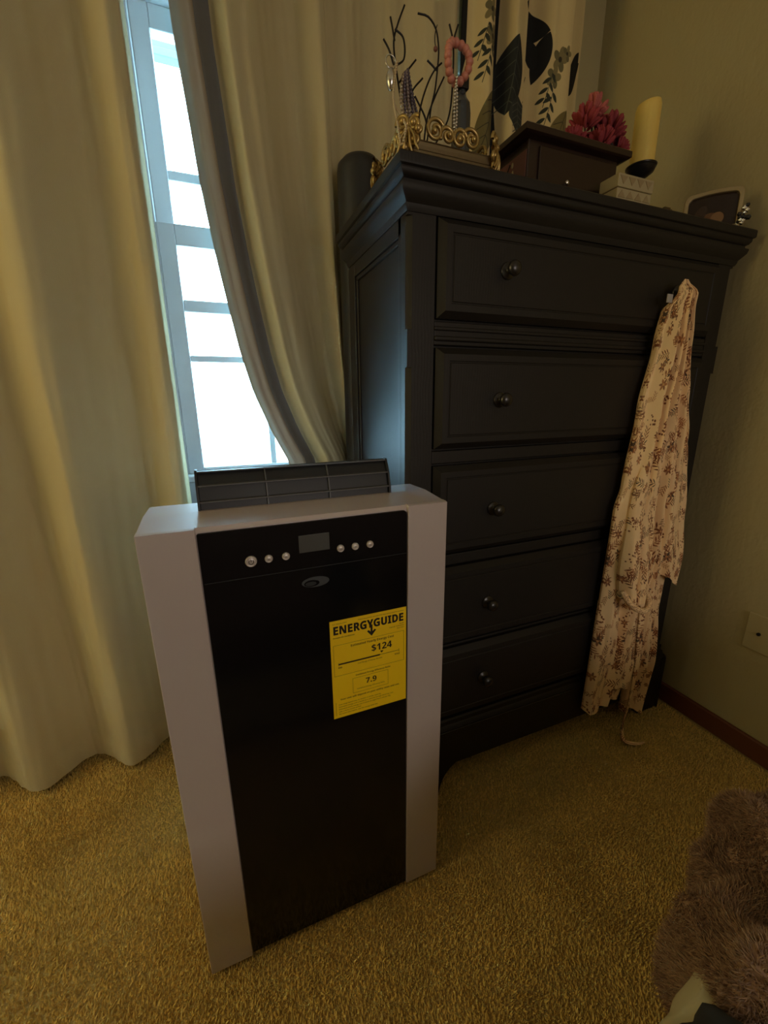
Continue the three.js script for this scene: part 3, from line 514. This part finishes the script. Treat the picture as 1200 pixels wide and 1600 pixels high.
// jewelry tree
{
  const t = thing('jewelry_tree', 'dark wire jewelry tree with bare twig arms rising from the gilded tray', 'jewelry tree', [0.43, T + 0.009, -0.865]);
  const oy = T + 0.009, ox = 0.43;
  const Wr = {
    stemA: [[0.425, oy + 0.006], [0.40, 1.545], [0.392, 1.579], [0.382, 1.631], [0.375, 1.672], [0.374, 1.695], [0.382, 1.72], [0.394, 1.747]], twigA: [[0.375, 1.693], [0.371, 1.71], [0.367, 1.725]], loopA: [[0.375, 1.709], [0.391, 1.701], [0.393, 1.67], [0.378, 1.657]], twigB: [[0.353, 1.69], [0.363, 1.678], [0.373, 1.657]],
    twigC: [[0.382, 1.631], [0.40, 1.654], [0.418, 1.675]], stemB: [[0.421, 1.743], [0.441, 1.742], [0.457, 1.729], [0.465, 1.702], [0.464, 1.669], [0.46, 1.638], [0.452, 1.611], [0.444, 1.56], [0.434, oy + 0.006]], twigD: [[0.442, 1.68], [0.452, 1.675], [0.462, 1.669]], twigE: [[0.472, 1.682], [0.459, 1.67], [0.443, 1.644], [0.426, 1.593], [0.428, 1.545], [0.430, oy + 0.006]],
    twigF: [[0.432, 1.65], [0.411, 1.626], [0.401, 1.59], [0.41, 1.54], [0.427, oy + 0.006]], stemC: [[0.478, 1.662], [0.46, 1.628], [0.444, 1.59], [0.436, 1.54], [0.432, oy + 0.006]], twigG: [[0.416, 1.619], [0.438, 1.590], [0.444, 1.57]], stemD: [[0.487, 1.744], [0.496, 1.722], [0.498, 1.666], [0.490, 1.60], [0.455, 1.54], [0.436, oy + 0.006]], twigH: [[0.506, 1.748], [0.501, 1.735], [0.4965, 1.721]],
  };
  const bg = lathe([[0, 0.010], [0.012, 0.009], [0.030, 0.004], [0.034, 0], [0, 0]], 24); obj('foot', bg, M.darkMetal, t);
  let k = 0;
  for (const [n, pts] of Object.entries(Wr)) { k++; const dz = 0.008 * Math.sin(k * 2.4); obj(n.startsWith('stem') ? 'branch' : 'twig', tube(pts.map(([x, y], i) => V(x - ox, y - oy, dz * (n.startsWith('stem') ? Math.sin(i) * 0.3 : 0.1))), 0.0017, 40, 6), M.darkMetal, t); }
}
function beadString(name, label, cat, pts, r, mat, group, closed = false, gap = 2.05) {
  const c = new THREE.CatmullRomCurve3(pts.map((p) => V(...p)), closed); const L = c.getLength(), n = Math.max(4, Math.floor(L / (r * gap))); const gs = [];
  const s = new THREE.SphereGeometry(r, 7, 5);
  for (let i = 0; i < n; i++) { const p = c.getPointAt(i / n); const g = s.clone(); g.translate(p.x, p.y, p.z); gs.push(g); }
  gs.push(new THREE.TubeGeometry(c, n, r * 0.35, 5, closed));
  return tag(obj(name, gs, mat), label, cat, group);
}
{
  const G = 'necklaces on the jewelry tree';
  beadString('necklace', 'pale bead necklace hanging furthest out over the corner of the gilded tray', 'necklace', [[0.378, 1.66, -0.86], [0.366, 1.60, -0.852], [0.362, 1.54, -0.80], [0.356, 1.512, -0.774], [0.350, 1.49, -0.778], [0.352, 1.53, -0.80], [0.364, 1.60, -0.846], [0.376, 1.66, -0.856]], 0.0022, S(lin(0.6, 0.48, 0.3), 0.4, { metalness: 0.4 }), G);
  const cols = [[0.55, 0.46, 0.34], [0.16, 0.13, 0.16], [0.30, 0.24, 0.22], [0.12, 0.10, 0.12]];
  const nm = ['gold link necklace first of the bundle on the jewelry tree twig', 'dark violet bead necklace in the bundle on the jewelry tree twig', 'brown bead necklace in the bundle on the jewelry tree twig', 'near black bead necklace last of the bundle on the jewelry tree twig'];
  cols.forEach((c, i) => { const x = 0.387 + i * 0.0075, b = 1.572 - 0.004 * (i % 2); beadString('necklace', nm[i], 'necklace', [[0.392 + i * 0.003, 1.646 + i * 0.003, -0.864], [x - 0.004, 1.61, -0.856], [x - 0.003, b + 0.012, -0.852], [x + 0.002, b, -0.85], [x + 0.007, b + 0.012, -0.854], [x + 0.006, 1.61, -0.866], [0.394 + i * 0.003, 1.646 + i * 0.003, -0.868]], 0.0030, S(lin(...c), 0.35, { metalness: i ? 0.2 : 0.8 }), G, true); });
  // silver charm on the outermost twig
  const ch = thing('pendant', 'small bright silver pendant on the outermost jewelry tree twig', 'pendant', [0.366, 1.615, -0.863]);
  obj('charm', lathe([[0, 0.036], [0.004, 0.034], [0.009, 0.022], [0.0085, 0.012], [0.005, 0.003], [0, 0]], 14), M.silverMetal, ch); const ring = new THREE.TorusGeometry(0.010, 0.0014, 6, 16); ring.translate(0, 0.044, 0); obj('ring', ring, M.silverMetal, ch);
  const er = thing('earring', 'tiny brown bow earring hooked on the tall curved twig', 'earring', [0.4555, 1.694, -0.862]);
  obj('hook', tube([[0.004, 0.040, 0], [0.0, 0.030, 0.002], [-0.002, 0.015, 0.003], [0, 0.004, 0.003]], 0.0009, 12, 5), M.darkMetal, er); const dp = new THREE.SphereGeometry(0.0042, 8, 6); dp.translate(0, 0.002, 0.003); obj('drop', dp, S(lin(0.2, 0.08, 0.06), 0.4), er);
  // pink beaded bracelet
  beadString('bracelet', 'pink beaded bracelet hung on the jewelry tree beside the dark bottle', 'bracelet', Array.from({ length: 16 }, (_, i) => { const a = i / 16 * Math.PI * 2; return [0.4985 + Math.cos(a) * 0.0235, 1.684 + Math.sin(a) * 0.0305, -0.852 + 0.006 * Math.cos(a * 2)]; }), 0.0078, M.pink, null, true, 1.35);
  beadString('necklace', 'bright silver chain hanging under the pink beaded bracelet', 'necklace', [[0.4965, 1.656, -0.848], [0.492, 1.63, -0.846], [0.491, 1.59, -0.845], [0.494, 1.560, -0.846], [0.499, 1.59, -0.849], [0.4985, 1.63, -0.85], [0.498, 1.656, -0.852]], 0.0028, M.silverMetal, G, false);
  // dark bottle
  const b = thing('perfume_bottle', 'dark blue glass bottle standing upright on the gilded tray', 'bottle', [0.523, T + 0.009, -0.872]);
  const bg = lathe([[0, 0], [0.017, 0.001], [0.019, 0.006], [0.019, 0.125], [0.017, 0.138], [0.010, 0.148], [0.008, 0.154], [0.008, 0.160], [0, 0.160]], 10);
  obj('body', toCreasedNormals(bg, 0.3), P(lin(0.035, 0.042, 0.050), 0.15, { clearcoat: 0.6 }), b); obj('cap', box(-0.0105, 0.0105, 0.160, 0.182, -0.0105, 0.0105, 0.003), M.darkMetal, b);
}
// wooden jewelry box
{
  const t = thing('jewelry_box', 'dark wooden jewelry box with an overhanging lid under the red flowers', 'jewelry box', [0.80, T, -0.905]);
  // lid front-left corner about (0.645, 1.60, -0.83)
  const hx = 0.150, zf = 0.078, zb = -0.075;
  obj('body', box(-hx + 0.022, hx - 0.022, 0.006, 0.108, zb + 0.018, zf - 0.018, 0.003), M.boxWood, t);
  obj('plinth', mould([[0.012, 0], [0.012, 0.008], [0.006, 0.012], [0, 0.014]], -hx + 0.022, hx - 0.022, zb + 0.018, zf - 0.018), M.boxWood, t);
  obj('lid', mould([[-0.022, 0.106], [-0.004, 0.109], [0.0, 0.112], [0.0, 0.123], [-0.004, 0.1265], [-0.008, 0.128]], -hx, hx, zb, zf), M.boxWood, t);
  for (const s of [-1, 1]) { const x = s * (hx - 0.022); obj('side_inlay', box(Math.min(x, x + s * 0.0015), Math.max(x, x + s * 0.0015), 0.022, 0.090, zb + 0.035, zf - 0.022, 0.0005), M.boxPanel, t); const g = tube([[x + s * 0.002, 0.028, 0.0], [x + s * 0.002, 0.05, 0.004], [x + s * 0.002, 0.066, -0.006], [x + s * 0.002, 0.083, 0.004]], 0.0014, 16, 5); obj('inlay_stem', g, M.dark, t); for (const [y, z] of [[0.078, 0.012], [0.07, -0.016], [0.062, 0.014]]) { const l = new THREE.SphereGeometry(0.006, 8, 6); l.scale(0.2, 1, 0.6); l.translate(x + s * 0.002, y, z); obj('inlay_flower', l, M.cream, t); } }
  obj('drawer', [box(-0.10, 0.10, 0.020, 0.098, zf - 0.019, zf - 0.013, 0.002)], M.boxWood, t); 
  const k = lathe([[0, 0.014], [0.004, 0.013], [0.006, 0.010], [0.003, 0.006], [0.003, 0]], 12); k.rotateX(Math.PI / 2); for (const y of [0.036]) { const g = k.clone(); g.translate(-0.030, y, zf - 0.013); obj('pull', g, M.silverMetal, t); }
}
// red flowers
{
  const t = thing('flower_bunch', 'bunch of dusty red artificial flowers lying on the jewelry box lid', 'flowers', [0.922, T + 0.128, -0.93]);
  const r = rng(404);
  const petal = new THREE.SphereGeometry(1, 7, 5);
  const cols = [lin(0.30, 0.035, 0.045), lin(0.36, 0.05, 0.055), lin(0.50, 0.13, 0.11), lin(0.27, 0.035, 0.045)].map((c) => S(c, 0.8));
  const heads = [[-0.065, 0.035, 0.012, 0.030], [-0.020, 0.085, 0.0, 0.036], [0.02, 0.125, -0.02, 0.034], [0.045, 0.075, 0.012, 0.036], [0.005, 0.035, 0.03, 0.032], [0.095, 0.05, -0.005, 0.030], [-0.03, 0.04, -0.03, 0.032], [0.06, 0.03, 0.03, 0.026]];
  heads.forEach(([x, y, z, R], h) => {
    const gs = [];
    for (let i = 0; i < 46; i++) {
      const u = r() * Math.PI * 2, v = Math.acos(1 - 1.6 * r()); const dir = V(Math.sin(v) * Math.cos(u), Math.cos(v), Math.sin(v) * Math.sin(u)); const g = petal.clone(); g.scale(R * 0.20, R * 0.46, R * 0.10); g.rotateY(r() * 6.28);
      const q = new THREE.Quaternion().setFromUnitVectors(V(0, 1, 0), dir.clone().lerp(V(0, 1, 0), 0.35).normalize()); g.applyQuaternion(q); g.translate(x + dir.x * R * 0.7, y + dir.y * R * 0.85, z + dir.z * R * 0.7); gs.push(g);
    }
    obj('flower', gs, cols[h % 4], t);
  });
  const lm = S(lin(0.02, 0.018, 0.012), 0.7);
  for (let i = 0; i < 9; i++) { const g = new THREE.SphereGeometry(1, 8, 6); g.scale(0.034, 0.002, 0.013); g.translate(0.03, 0, 0); g.rotateZ(-0.1 + 0.35 * r()); g.rotateY(i * 0.7); g.translate(0.02 + 0.03 * Math.cos(i), 0.012 + 0.01 * r(), 0.01 * Math.sin(i)); obj('leaf', g, lm, t); }
  for (const [x, y, z] of heads) obj('stem', tube([[x, y, z], [x * 0.6 + 0.01, 0.018, z * 0.5], [0.02, 0.004, 0]], 0.002, 10, 5), lm, t);
}
// pillar candle on its holder
{
  const h = thing('candle_holder', 'dark metal pedestal holder under the yellow pillar candle', 'candle holder', [1.155, T, -0.972]);
  obj('base', lathe([[0, 0.008], [0.012, 0.008], [0.034, 0.005], [0.037, 0], [0, 0]], 32), M.darkMetal, h);
  obj('stem', lathe([[0.0, 0.165], [0.011, 0.165], [0.008, 0.13], [0.012, 0.10], [0.015, 0.085], [0.012, 0.07], [0.007, 0.05], [0.010, 0.02], [0.014, 0.006], [0, 0.006]], 24), M.darkMetal, h);
  obj('dish', lathe([[0, 0.160], [0.018, 0.164], [0.032, 0.174], [0.037, 0.188], [0.0385, 0.189], [0.037, 0.185], [0.032, 0.181], [0, 0.1805]], 40), P(lin(0.04, 0.038, 0.034), 0.3, { metalness: 0.6 }), h);
  const c = thing('pillar_candle', 'yellow pillar candle with a slanted melted rim near the wall', 'candle', [1.155, T + 0.1815, -0.972]);
  const g = lathe([[0, 0], [0.028, 0], [0.030, 0.003], [0.0300, 0.138], [0.0275, 0.1485], [0.023, 0.149], [0.012, 0.138], [0, 0.137]], 48); const p = g.attributes.position; for (let i = 0; i < p.count; i++) { const y = p.getY(i); if (y > 0.1) p.setY(i, y + (p.getX(i) * 0.10 + p.getZ(i) * 0.05) * smooth((y - 0.1) / 0.045)); } g.computeVertexNormals(); obj('wax', g, M.candle, c); const wk = cyl(0.001, 0.001, 0.012, 6); wk.translate(0, 0.143, 0); obj('wick', wk, M.dark, c);
}
// small cream carved box
{
  const t = thing('trinket_box', 'small cream carved trinket box beside the jewelry box', 'box', [0.915, T, -0.800]);
  const hx = 0.052;
  obj('body', box(-hx, hx, 0, 0.022, -0.024, 0.022, 0.002), M.cream, t); obj('lid', box(-hx - 0.002, hx + 0.002, 0.0225, 0.048, -0.026, 0.024, 0.002), M.cream, t);
  for (let i = 0; i < 4; i++) { const x = -0.050 + i * 0.0255; const s = new THREE.Shape([[x, 0.043], [x + 0.022, 0.043], [x + 0.011, 0.028]].map((q) => new THREE.Vector2(...q))); const g = new THREE.ExtrudeGeometry(s, { depth: 0.0012, bevelEnabled: false }); g.translate(0, 0, 0.0238); obj('carved_triangle', g, M.creamCut, t); const s2 = new THREE.Shape([[x, 0.004], [x + 0.022, 0.004], [x + 0.011, 0.018]].map((q) => new THREE.Vector2(...q))); const g2 = new THREE.ExtrudeGeometry(s2, { depth: 0.0012, bevelEnabled: false }); g2.translate(0, 0, 0.0218); obj('carved_triangle', g2, M.creamCut, t); }
}
// picture frame turned towards the room
{
  const t = thing('photo_frame', 'small arched silver photo frame with a jewelled corner at the wall end of the dresser', 'photo frame', [1.283, T, -0.845]); t.rotation.y = -0.93;
  const rr = (w, h, r, y0) => { const s = new THREE.Shape(); s.moveTo(-w, y0); s.lineTo(w, y0); s.lineTo(w, h - r); s.quadraticCurveTo(w, h, w - r, h); s.quadraticCurveTo(0, h + 0.006, -w + r, h); s.quadraticCurveTo(-w, h, -w, h - r); s.closePath(); return s; };
  const s = rr(0.064, 0.104, 0.02, 0); s.holes.push(rr(0.053, 0.092, 0.014, 0.012)); const g = new THREE.ExtrudeGeometry(s, { depth: 0.006, bevelEnabled: true, bevelSize: 0.003, bevelThickness: 0.003, bevelSegments: 3, bevelOffset: -0.003 }); g.translate(0, 0.003, -0.004); g.rotateX(-0.16); g.translate(0, 0, 0.006);
  obj('frame_rim', g, S(lin(0.52, 0.42, 0.24), 0.32, { metalness: 0.85 }), t);
  const ph = canvasTex(256, 256, (c, w, h) => { c.fillStyle = '#2a1c12'; c.fillRect(0, 0, w, h); c.fillStyle = '#6b4a2c'; c.beginPath(); c.ellipse(118, 190, 60, 70, 0.2, 0, 7); c.fill(); c.fillStyle = '#8a6844'; c.beginPath(); c.ellipse(160, 165, 34, 44, 0, 0, 7); c.fill(); c.fillStyle = '#3c2a1a'; c.beginPath(); c.ellipse(70, 120, 30, 60, 0.3, 0, 7); c.fill(); });
  const pg = new THREE.BoxGeometry(0.108, 0.092, 0.002); pg.translate(0, 0.052, -0.003); pg.rotateX(-0.16); pg.translate(0, 0, 0.006); obj('photo', pg, P(lin(1, 1, 1), 0.25, { map: ph }), t);
  const st = box(-0.012, 0.012, 0.0, 0.07, -0.001, 0.001, 0.0005); st.rotateX(0.42); st.translate(0, 0.002, -0.036); obj('easel_back', st, M.dark, t);
  const r = rng(8); for (let i = 0; i < 14; i++) { const q = new THREE.IcosahedronGeometry(0.0045 + 0.003 * r(), 0); q.translate(0.066 + (r() - 0.4) * 0.02, 0.012 + r() * 0.045, 0.006 + r() * 0.006); obj('jewel', q, i % 2 ? M.silverMetal : M.darkMetal, t); }
}
// little clip lying near the edge
tag(obj('hair_clip', [box(1.022, 1.052, T, T + 0.007, -0.792, -0.784, 0.002), box(1.026, 1.046, T + 0.007, T + 0.010, -0.791, -0.785, 0.001)], M.darkGold), 'tiny dark metal hair clip on the dresser edge before the candle', 'hair clip');

// botanical cloth hanging behind the dresser
{
  const tx = canvasTex(1024, 1536, (c, w, h) => {
    c.fillStyle = '#dcc791'; c.fillRect(0, 0, w, h);
    const X = (m) => (m - 0.80) / 0.46 * w, Y = (y) => (2.37 - y) / 1.01 * h;
    const poly = (pts, col) => { c.fillStyle = col; c.beginPath(); pts.forEach(([x, y], i) => (i ? c.lineTo(X(x), Y(y)) : c.moveTo(X(x), Y(y)))); c.closePath(); c.fill(); };
    const leaf = (x, y, a, l, wd, col, vein) => { c.save(); c.translate(X(x), Y(y)); c.rotate(a); c.fillStyle = col; c.beginPath(); c.moveTo(0, 0); c.bezierCurveTo(l * 0.25, -wd * 1.1, l * 0.7, -wd, l, 0); c.bezierCurveTo(l * 0.7, wd, l * 0.25, wd * 1.1, 0, 0); c.fill(); if (vein) { c.strokeStyle = vein; c.lineWidth = 4; c.beginPath(); c.moveTo(0, 0); c.lineTo(l, 0); for (let k = 1; k < 6; k++) for (const s of [-1, 1]) { c.moveTo(l * k / 6, 0); c.lineTo(l * (k + 0.8) / 6, s * wd * 0.6); } c.stroke(); } c.restore(); };
    const sprig = (x, y, k) => { c.strokeStyle = '#3c3f33'; c.lineWidth = 3; c.beginPath(); c.moveTo(X(x), Y(y)); c.lineTo(X(x) - 40 * k, Y(y) + 120 * k); c.stroke(); for (let j = 0; j < 6; j++) { const s = j % 2 ? 1 : -1; leaf(x - 0.018 * k * j / 6, y - 0.068 * k * j / 6, 1.9 + s * 0.9, 42 * k, 10 * k, '#33392f'); } };
    const flower = (x, y, R) => { for (let j = 0; j < 5; j++) { c.fillStyle = ['#857a52', '#6f6848'][j % 2]; c.beginPath(); c.ellipse(X(x) + Math.cos(j * 1.257) * R, Y(y) + Math.sin(j * 1.257) * R, R * 0.85, R * 0.6, j * 1.257, 0, 7); c.fill(); } c.fillStyle = '#3b3626'; c.beginPath(); c.arc(X(x), Y(y), R * 0.4, 0, 7); c.fill(); };
    poly([[0.888, 2.4], [0.926, 2.4], [0.924, 1.95], [0.93, 1.86], [0.915, 1.75], [0.90, 1.36], [0.886, 1.36]], '#0b0d10');
    poly([[0.800, 2.4], [0.815, 2.4], [0.812, 2.05], [0.800, 2.0]], '#1a1a16');
    leaf(0.965, 2.115, 1.75, 300, 105, '#262a27', '#4a4f45'); leaf(0.975, 1.97, 1.45, 150, 90, '#343833', '#55594d');
    leaf(0.995, 2.205, 0.25, 230, 70, '#0d0f10'); leaf(1.095, 2.165, 1.95, 200, 62, '#0f1112'); leaf(1.03, 2.16, 0.9, 150, 60, '#141615'); c.strokeStyle = '#4b4633'; c.lineWidth = 5; c.beginPath(); c.moveTo(X(1.04), Y(2.06)); c.quadraticCurveTo(X(1.02), Y(2.0), X(1.0), Y(1.96)); c.stroke();
    leaf(1.195, 2.03, -1.05, 250, 62, '#08090a'); leaf(1.20, 2.07, -0.75, 170, 44, '#0b0c0c');
    leaf(1.165, 1.965, 2.05, 330, 92, '#7b6d40', '#4c452c'); leaf(0.905, 1.98, 2.0, 330, 84, '#6f6640', '#3e3a28'); leaf(0.86, 1.80, 2.4, 130, 60, '#4e4a33', '#2e2b20');
    flower(0.868, 2.15, 24); flower(0.875, 2.09, 26); flower(1.13, 2.095, 28); flower(1.115, 2.05, 26); flower(1.15, 2.11, 18); flower(0.955, 1.80, 30);
    sprig(0.86, 2.12, 1); sprig(0.872, 2.07, 1.1); sprig(1.11, 2.06, 1.1); sprig(1.115, 2.01, 1.2); sprig(0.965, 1.87, 0.8); sprig(1.06, 1.62, 1); sprig(0.85, 1.60, 1);
  });
  const mt = S(lin(1, 1, 1), 0.85, { map: tx, side: THREE.DoubleSide });
  const g = curve([[0.80, -1.345], [0.825, -1.335], [0.868, -1.292], [0.885, -1.30], [0.893, -1.345], [0.920, -1.345], [0.955, -1.285], [1.002, -1.300], [1.012, -1.345], [1.050, -1.350], [1.110, -1.300], [1.165, -1.285], [1.195, -1.325], [1.26, -1.350]]);
  const o = obj('patterned_cloth', [0, 0.003].map((off) => gridGeo(160, 50, (u, v) => { const x = 0.80 + 0.46 * u, y = 2.37 - 1.01 * v; const fl = 0.012 * smooth((1.85 - y) / 0.2); return [x - fl * Math.sin(u * 18), y, g(x) - off + 0.004 * n2(x * 9, y * 2), u, 1 - v]; })), mt);
  tag(o, 'cream cloth printed with dark leaves hanging in folds behind the jewelry box', 'cloth');
}

// wall plate with a single jack
{
  const t = thing('wall_plate', 'painted jack plate on the wall above the baseboard', 'wall plate', [X1, 0.394, -0.581]);
  obj('plate', box(-0.006, 0, -0.0575, 0.0575, -0.035, 0.035, 0.003, 3), M.plate, t);
  const g = cyl(0.0048, 0.0048, 0.008, 16); g.rotateZ(Math.PI / 2); g.translate(-0.007, 0, 0); obj('jack', g, M.dark, t);
  for (const y of [-0.042, 0.042]) { const s = cyl(0.003, 0.003, 0.002, 12); s.rotateZ(Math.PI / 2); s.translate(-0.0065, y, 0); obj('screw', s, M.plate, t); }
}

// ---------------------------------------------------------------- bed corner
{
  const t = thing('bed', 'bed with a cream sheet under the fuzzy throw at the corner of the view', 'bed', [0.30, 0, 0.80]);
  obj('box_spring', box(-0.99, 0.99, 0.05, 0.26, -0.88, 0.88, 0.02, 3), S(lin(0.5, 0.45, 0.32), 0.9), t);
  obj('mattress', box(-1.01, 1.01, 0.262, 0.44, -0.90, 0.90, 0.05, 5), S(lin(0.17, 0.11, 0.075), 0.95), t);
  for (const x of [-0.9, 0.9]) for (const z of [-0.78, 0.78]) { const g = cyl(0.025, 0.02, 0.06, 16); g.translate(x, 0.03, z); obj('leg', g, M.dark, t); }
  // heaps of bedding: rings from an outline towards a centre
  function heap(outline, cx, cz, yTop, yLow, amp, seed, nr = 40, na = 150, fq = 14) {
    const c = new THREE.CatmullRomCurve3(outline.map(([x, z]) => V(x, 0, z)), true, 'centripetal');
    const pts = c.getSpacedPoints(na);
    return gridGeo(na, nr, (u, v) => {
      const p = pts[Math.round(u * na)]; const k = v < 0.12 ? 0 : (v - 0.12) / 0.88; let x = p.x + (cx - p.x) * k, z = p.z + (cz - p.z) * k;
      const drop = v < 0.12 ? 1 - v / 0.12 : 0; let y = yTop - (yTop - yLow) * drop - 0.02 * (1 - smooth(k / 0.10));
      const a = amp * (0.35 + 0.65 * smooth(k / 0.08)) * (1 - drop * 0.6);
      const f = 1 - Math.abs(n3(x * fq * 0.5 + seed, z * fq * 0.5, seed)); y += a * (f * 1.1 - 0.6) + a * 0.45 * n3(x * fq + seed, z * fq, y * 8);
      x += 0.012 * n3(x * 12, y * 10 + seed, z * 12) * (1 - smooth(k / 0.3)); z += 0.012 * n3(x * 12 + 9, y * 10 + seed, z * 12) * (1 - smooth(k / 0.3));
      return [x, y, z, x, z];
    });
  }
  const sheetG = heap([[0.46, -0.165], [0.415, -0.162], [0.381, -0.155], [0.35, -0.152], [0.33, -0.12], [0.325, 0.0], [0.35, 0.12], [0.45, 0.17], [0.62, 0.10], [0.66, -0.05], [0.58, -0.14]], 0.49, 0.0, 0.452, 0.30, 0.018, 3.3, 36, 140, 12);
  sheetG.translate(-0.30, 0, -0.80); obj('bed_sheet', sheetG, S(lin(0.62, 0.54, 0.30), 0.9, { side: THREE.DoubleSide }), t);
  const darkG = heap([[0.303, -0.09], [0.322, -0.118], [0.342, -0.128], [0.369, -0.128], [0.392, -0.124], [0.408, -0.105], [0.42, -0.06], [0.44, 0.05], [0.42, 0.18], [0.36, 0.2], [0.30, 0.1]], 0.365, 0.03, 0.505, 0.43, 0.014, 8.1, 30, 120, 20);
  const dk = obj('blanket', darkG, S(lin(0.035, 0.04, 0.042), 0.95, { side: THREE.DoubleSide })); tag(dk, 'dark grey blanket bunched beside the cream sheet', 'blanket');
  const ft = thing('fuzzy_throw', 'fuzzy mauve brown throw heaped on the corner of the bed', 'throw', [0, 0, 0]);
  const fg = heap([[0.95, -0.235], [0.80, -0.235], [0.726, -0.245], [0.691, -0.254], [0.645, -0.257], [0.585, -0.240], [0.563, -0.228], [0.545, -0.190], [0.502, -0.206], [0.468, -0.208], [0.458, -0.186], [0.452, -0.168], [0.446, -0.156], [0.430, -0.142], [0.420, -0.125], [0.435, -0.07], [0.50, 0.04], [0.62, 0.14], [0.8, 0.18], [1.1, 0.15], [1.3, 0.0], [1.32, -0.15], [1.15, -0.23]], 0.76, -0.03, 0.49, 0.34, 0.062, 1.2, 80, 280, 9);
  const fm = P(lin(0.30, 0.185, 0.115), 0.95, { sheen: 0.2, sheenRoughness: 0.6, sheenColor: lin(0.5, 0.35, 0.28), side: THREE.DoubleSide });
  obj('throw_cloth', fg, fm, ft);
  // pile of soft strands
  const strand = new THREE.ConeGeometry(0.0008, 0.010, 3, 2, true); { const p = strand.attributes.position; for (let i = 0; i < p.count; i++) { const y = p.getY(i) + 0.005; p.setXYZ(i, p.getX(i) + 40 * y * y, y, p.getZ(i)); } strand.computeVertexNormals(); }
  const P0 = fg.attributes.position, N0 = fg.attributes.normal, ix = fg.index.array; const r = rng(55); const nS = 90000; const im = new THREE.InstancedMesh(strand, S(lin(1, 1, 1), 0.9), nS);
  const cum = []; let tot = 0; const a = V(), b = V(), c = V(); for (let i = 0; i < ix.length; i += 3) { a.fromBufferAttribute(P0, ix[i]); b.fromBufferAttribute(P0, ix[i + 1]); c.fromBufferAttribute(P0, ix[i + 2]); const near = a.x < 0.95 && a.z < 0.05 ? 1 : 0.1; tot += b.clone().sub(a).cross(c.clone().sub(a)).length() * near; cum.push(tot); }
  const m = new THREE.Matrix4(), q = new THREE.Quaternion(), col = new THREE.Color();
  for (let k = 0; k < nS; k++) {
    const tt = r() * tot; let lo = 0, hi = cum.length - 1; while (lo < hi) { const md = (lo + hi) >> 1; if (cum[md] < tt) lo = md + 1; else hi = md; }
    let u = r(), v = r(); if (u + v > 1) { u = 1 - u; v = 1 - v; } const i = lo * 3; const pos = V(), nn = V();
    for (const [w, j] of [[1 - u - v, ix[i]], [u, ix[i + 1]], [v, ix[i + 2]]]) { a.fromBufferAttribute(P0, j); pos.addScaledVector(a, w); b.fromBufferAttribute(N0, j); nn.addScaledVector(b, w); }
    if (nn.y < -0.2) nn.negate(); nn.add(V(0.9 * n3(pos.x * 9, pos.y * 9, pos.z * 9) + (r() - 0.5) * 0.9, (r() - 0.5) * 0.5, 0.9 * n3(pos.x * 9 + 4, pos.y * 9, pos.z * 9) + (r() - 0.5) * 0.9)).normalize();
    q.setFromUnitVectors(V(0, 1, 0), nn); q.multiply(new THREE.Quaternion().setFromAxisAngle(V(0, 1, 0), r() * 6.28)); const s = 0.6 + 0.7 * r(); m.compose(pos, q, V(s, s, s)); im.setMatrixAt(k, m); const l = 0.75 + 0.55 * r(); col.setRGB(0.33 * l, 0.21 * l, 0.125 * l); im.setColorAt(k, col);
  }
  im.name = 'fur_pile'; im.userData.kind = 'stuff'; im.castShadow = im.receiveShadow = true; ft.add(im);
}

renderer.render(scene, camera);
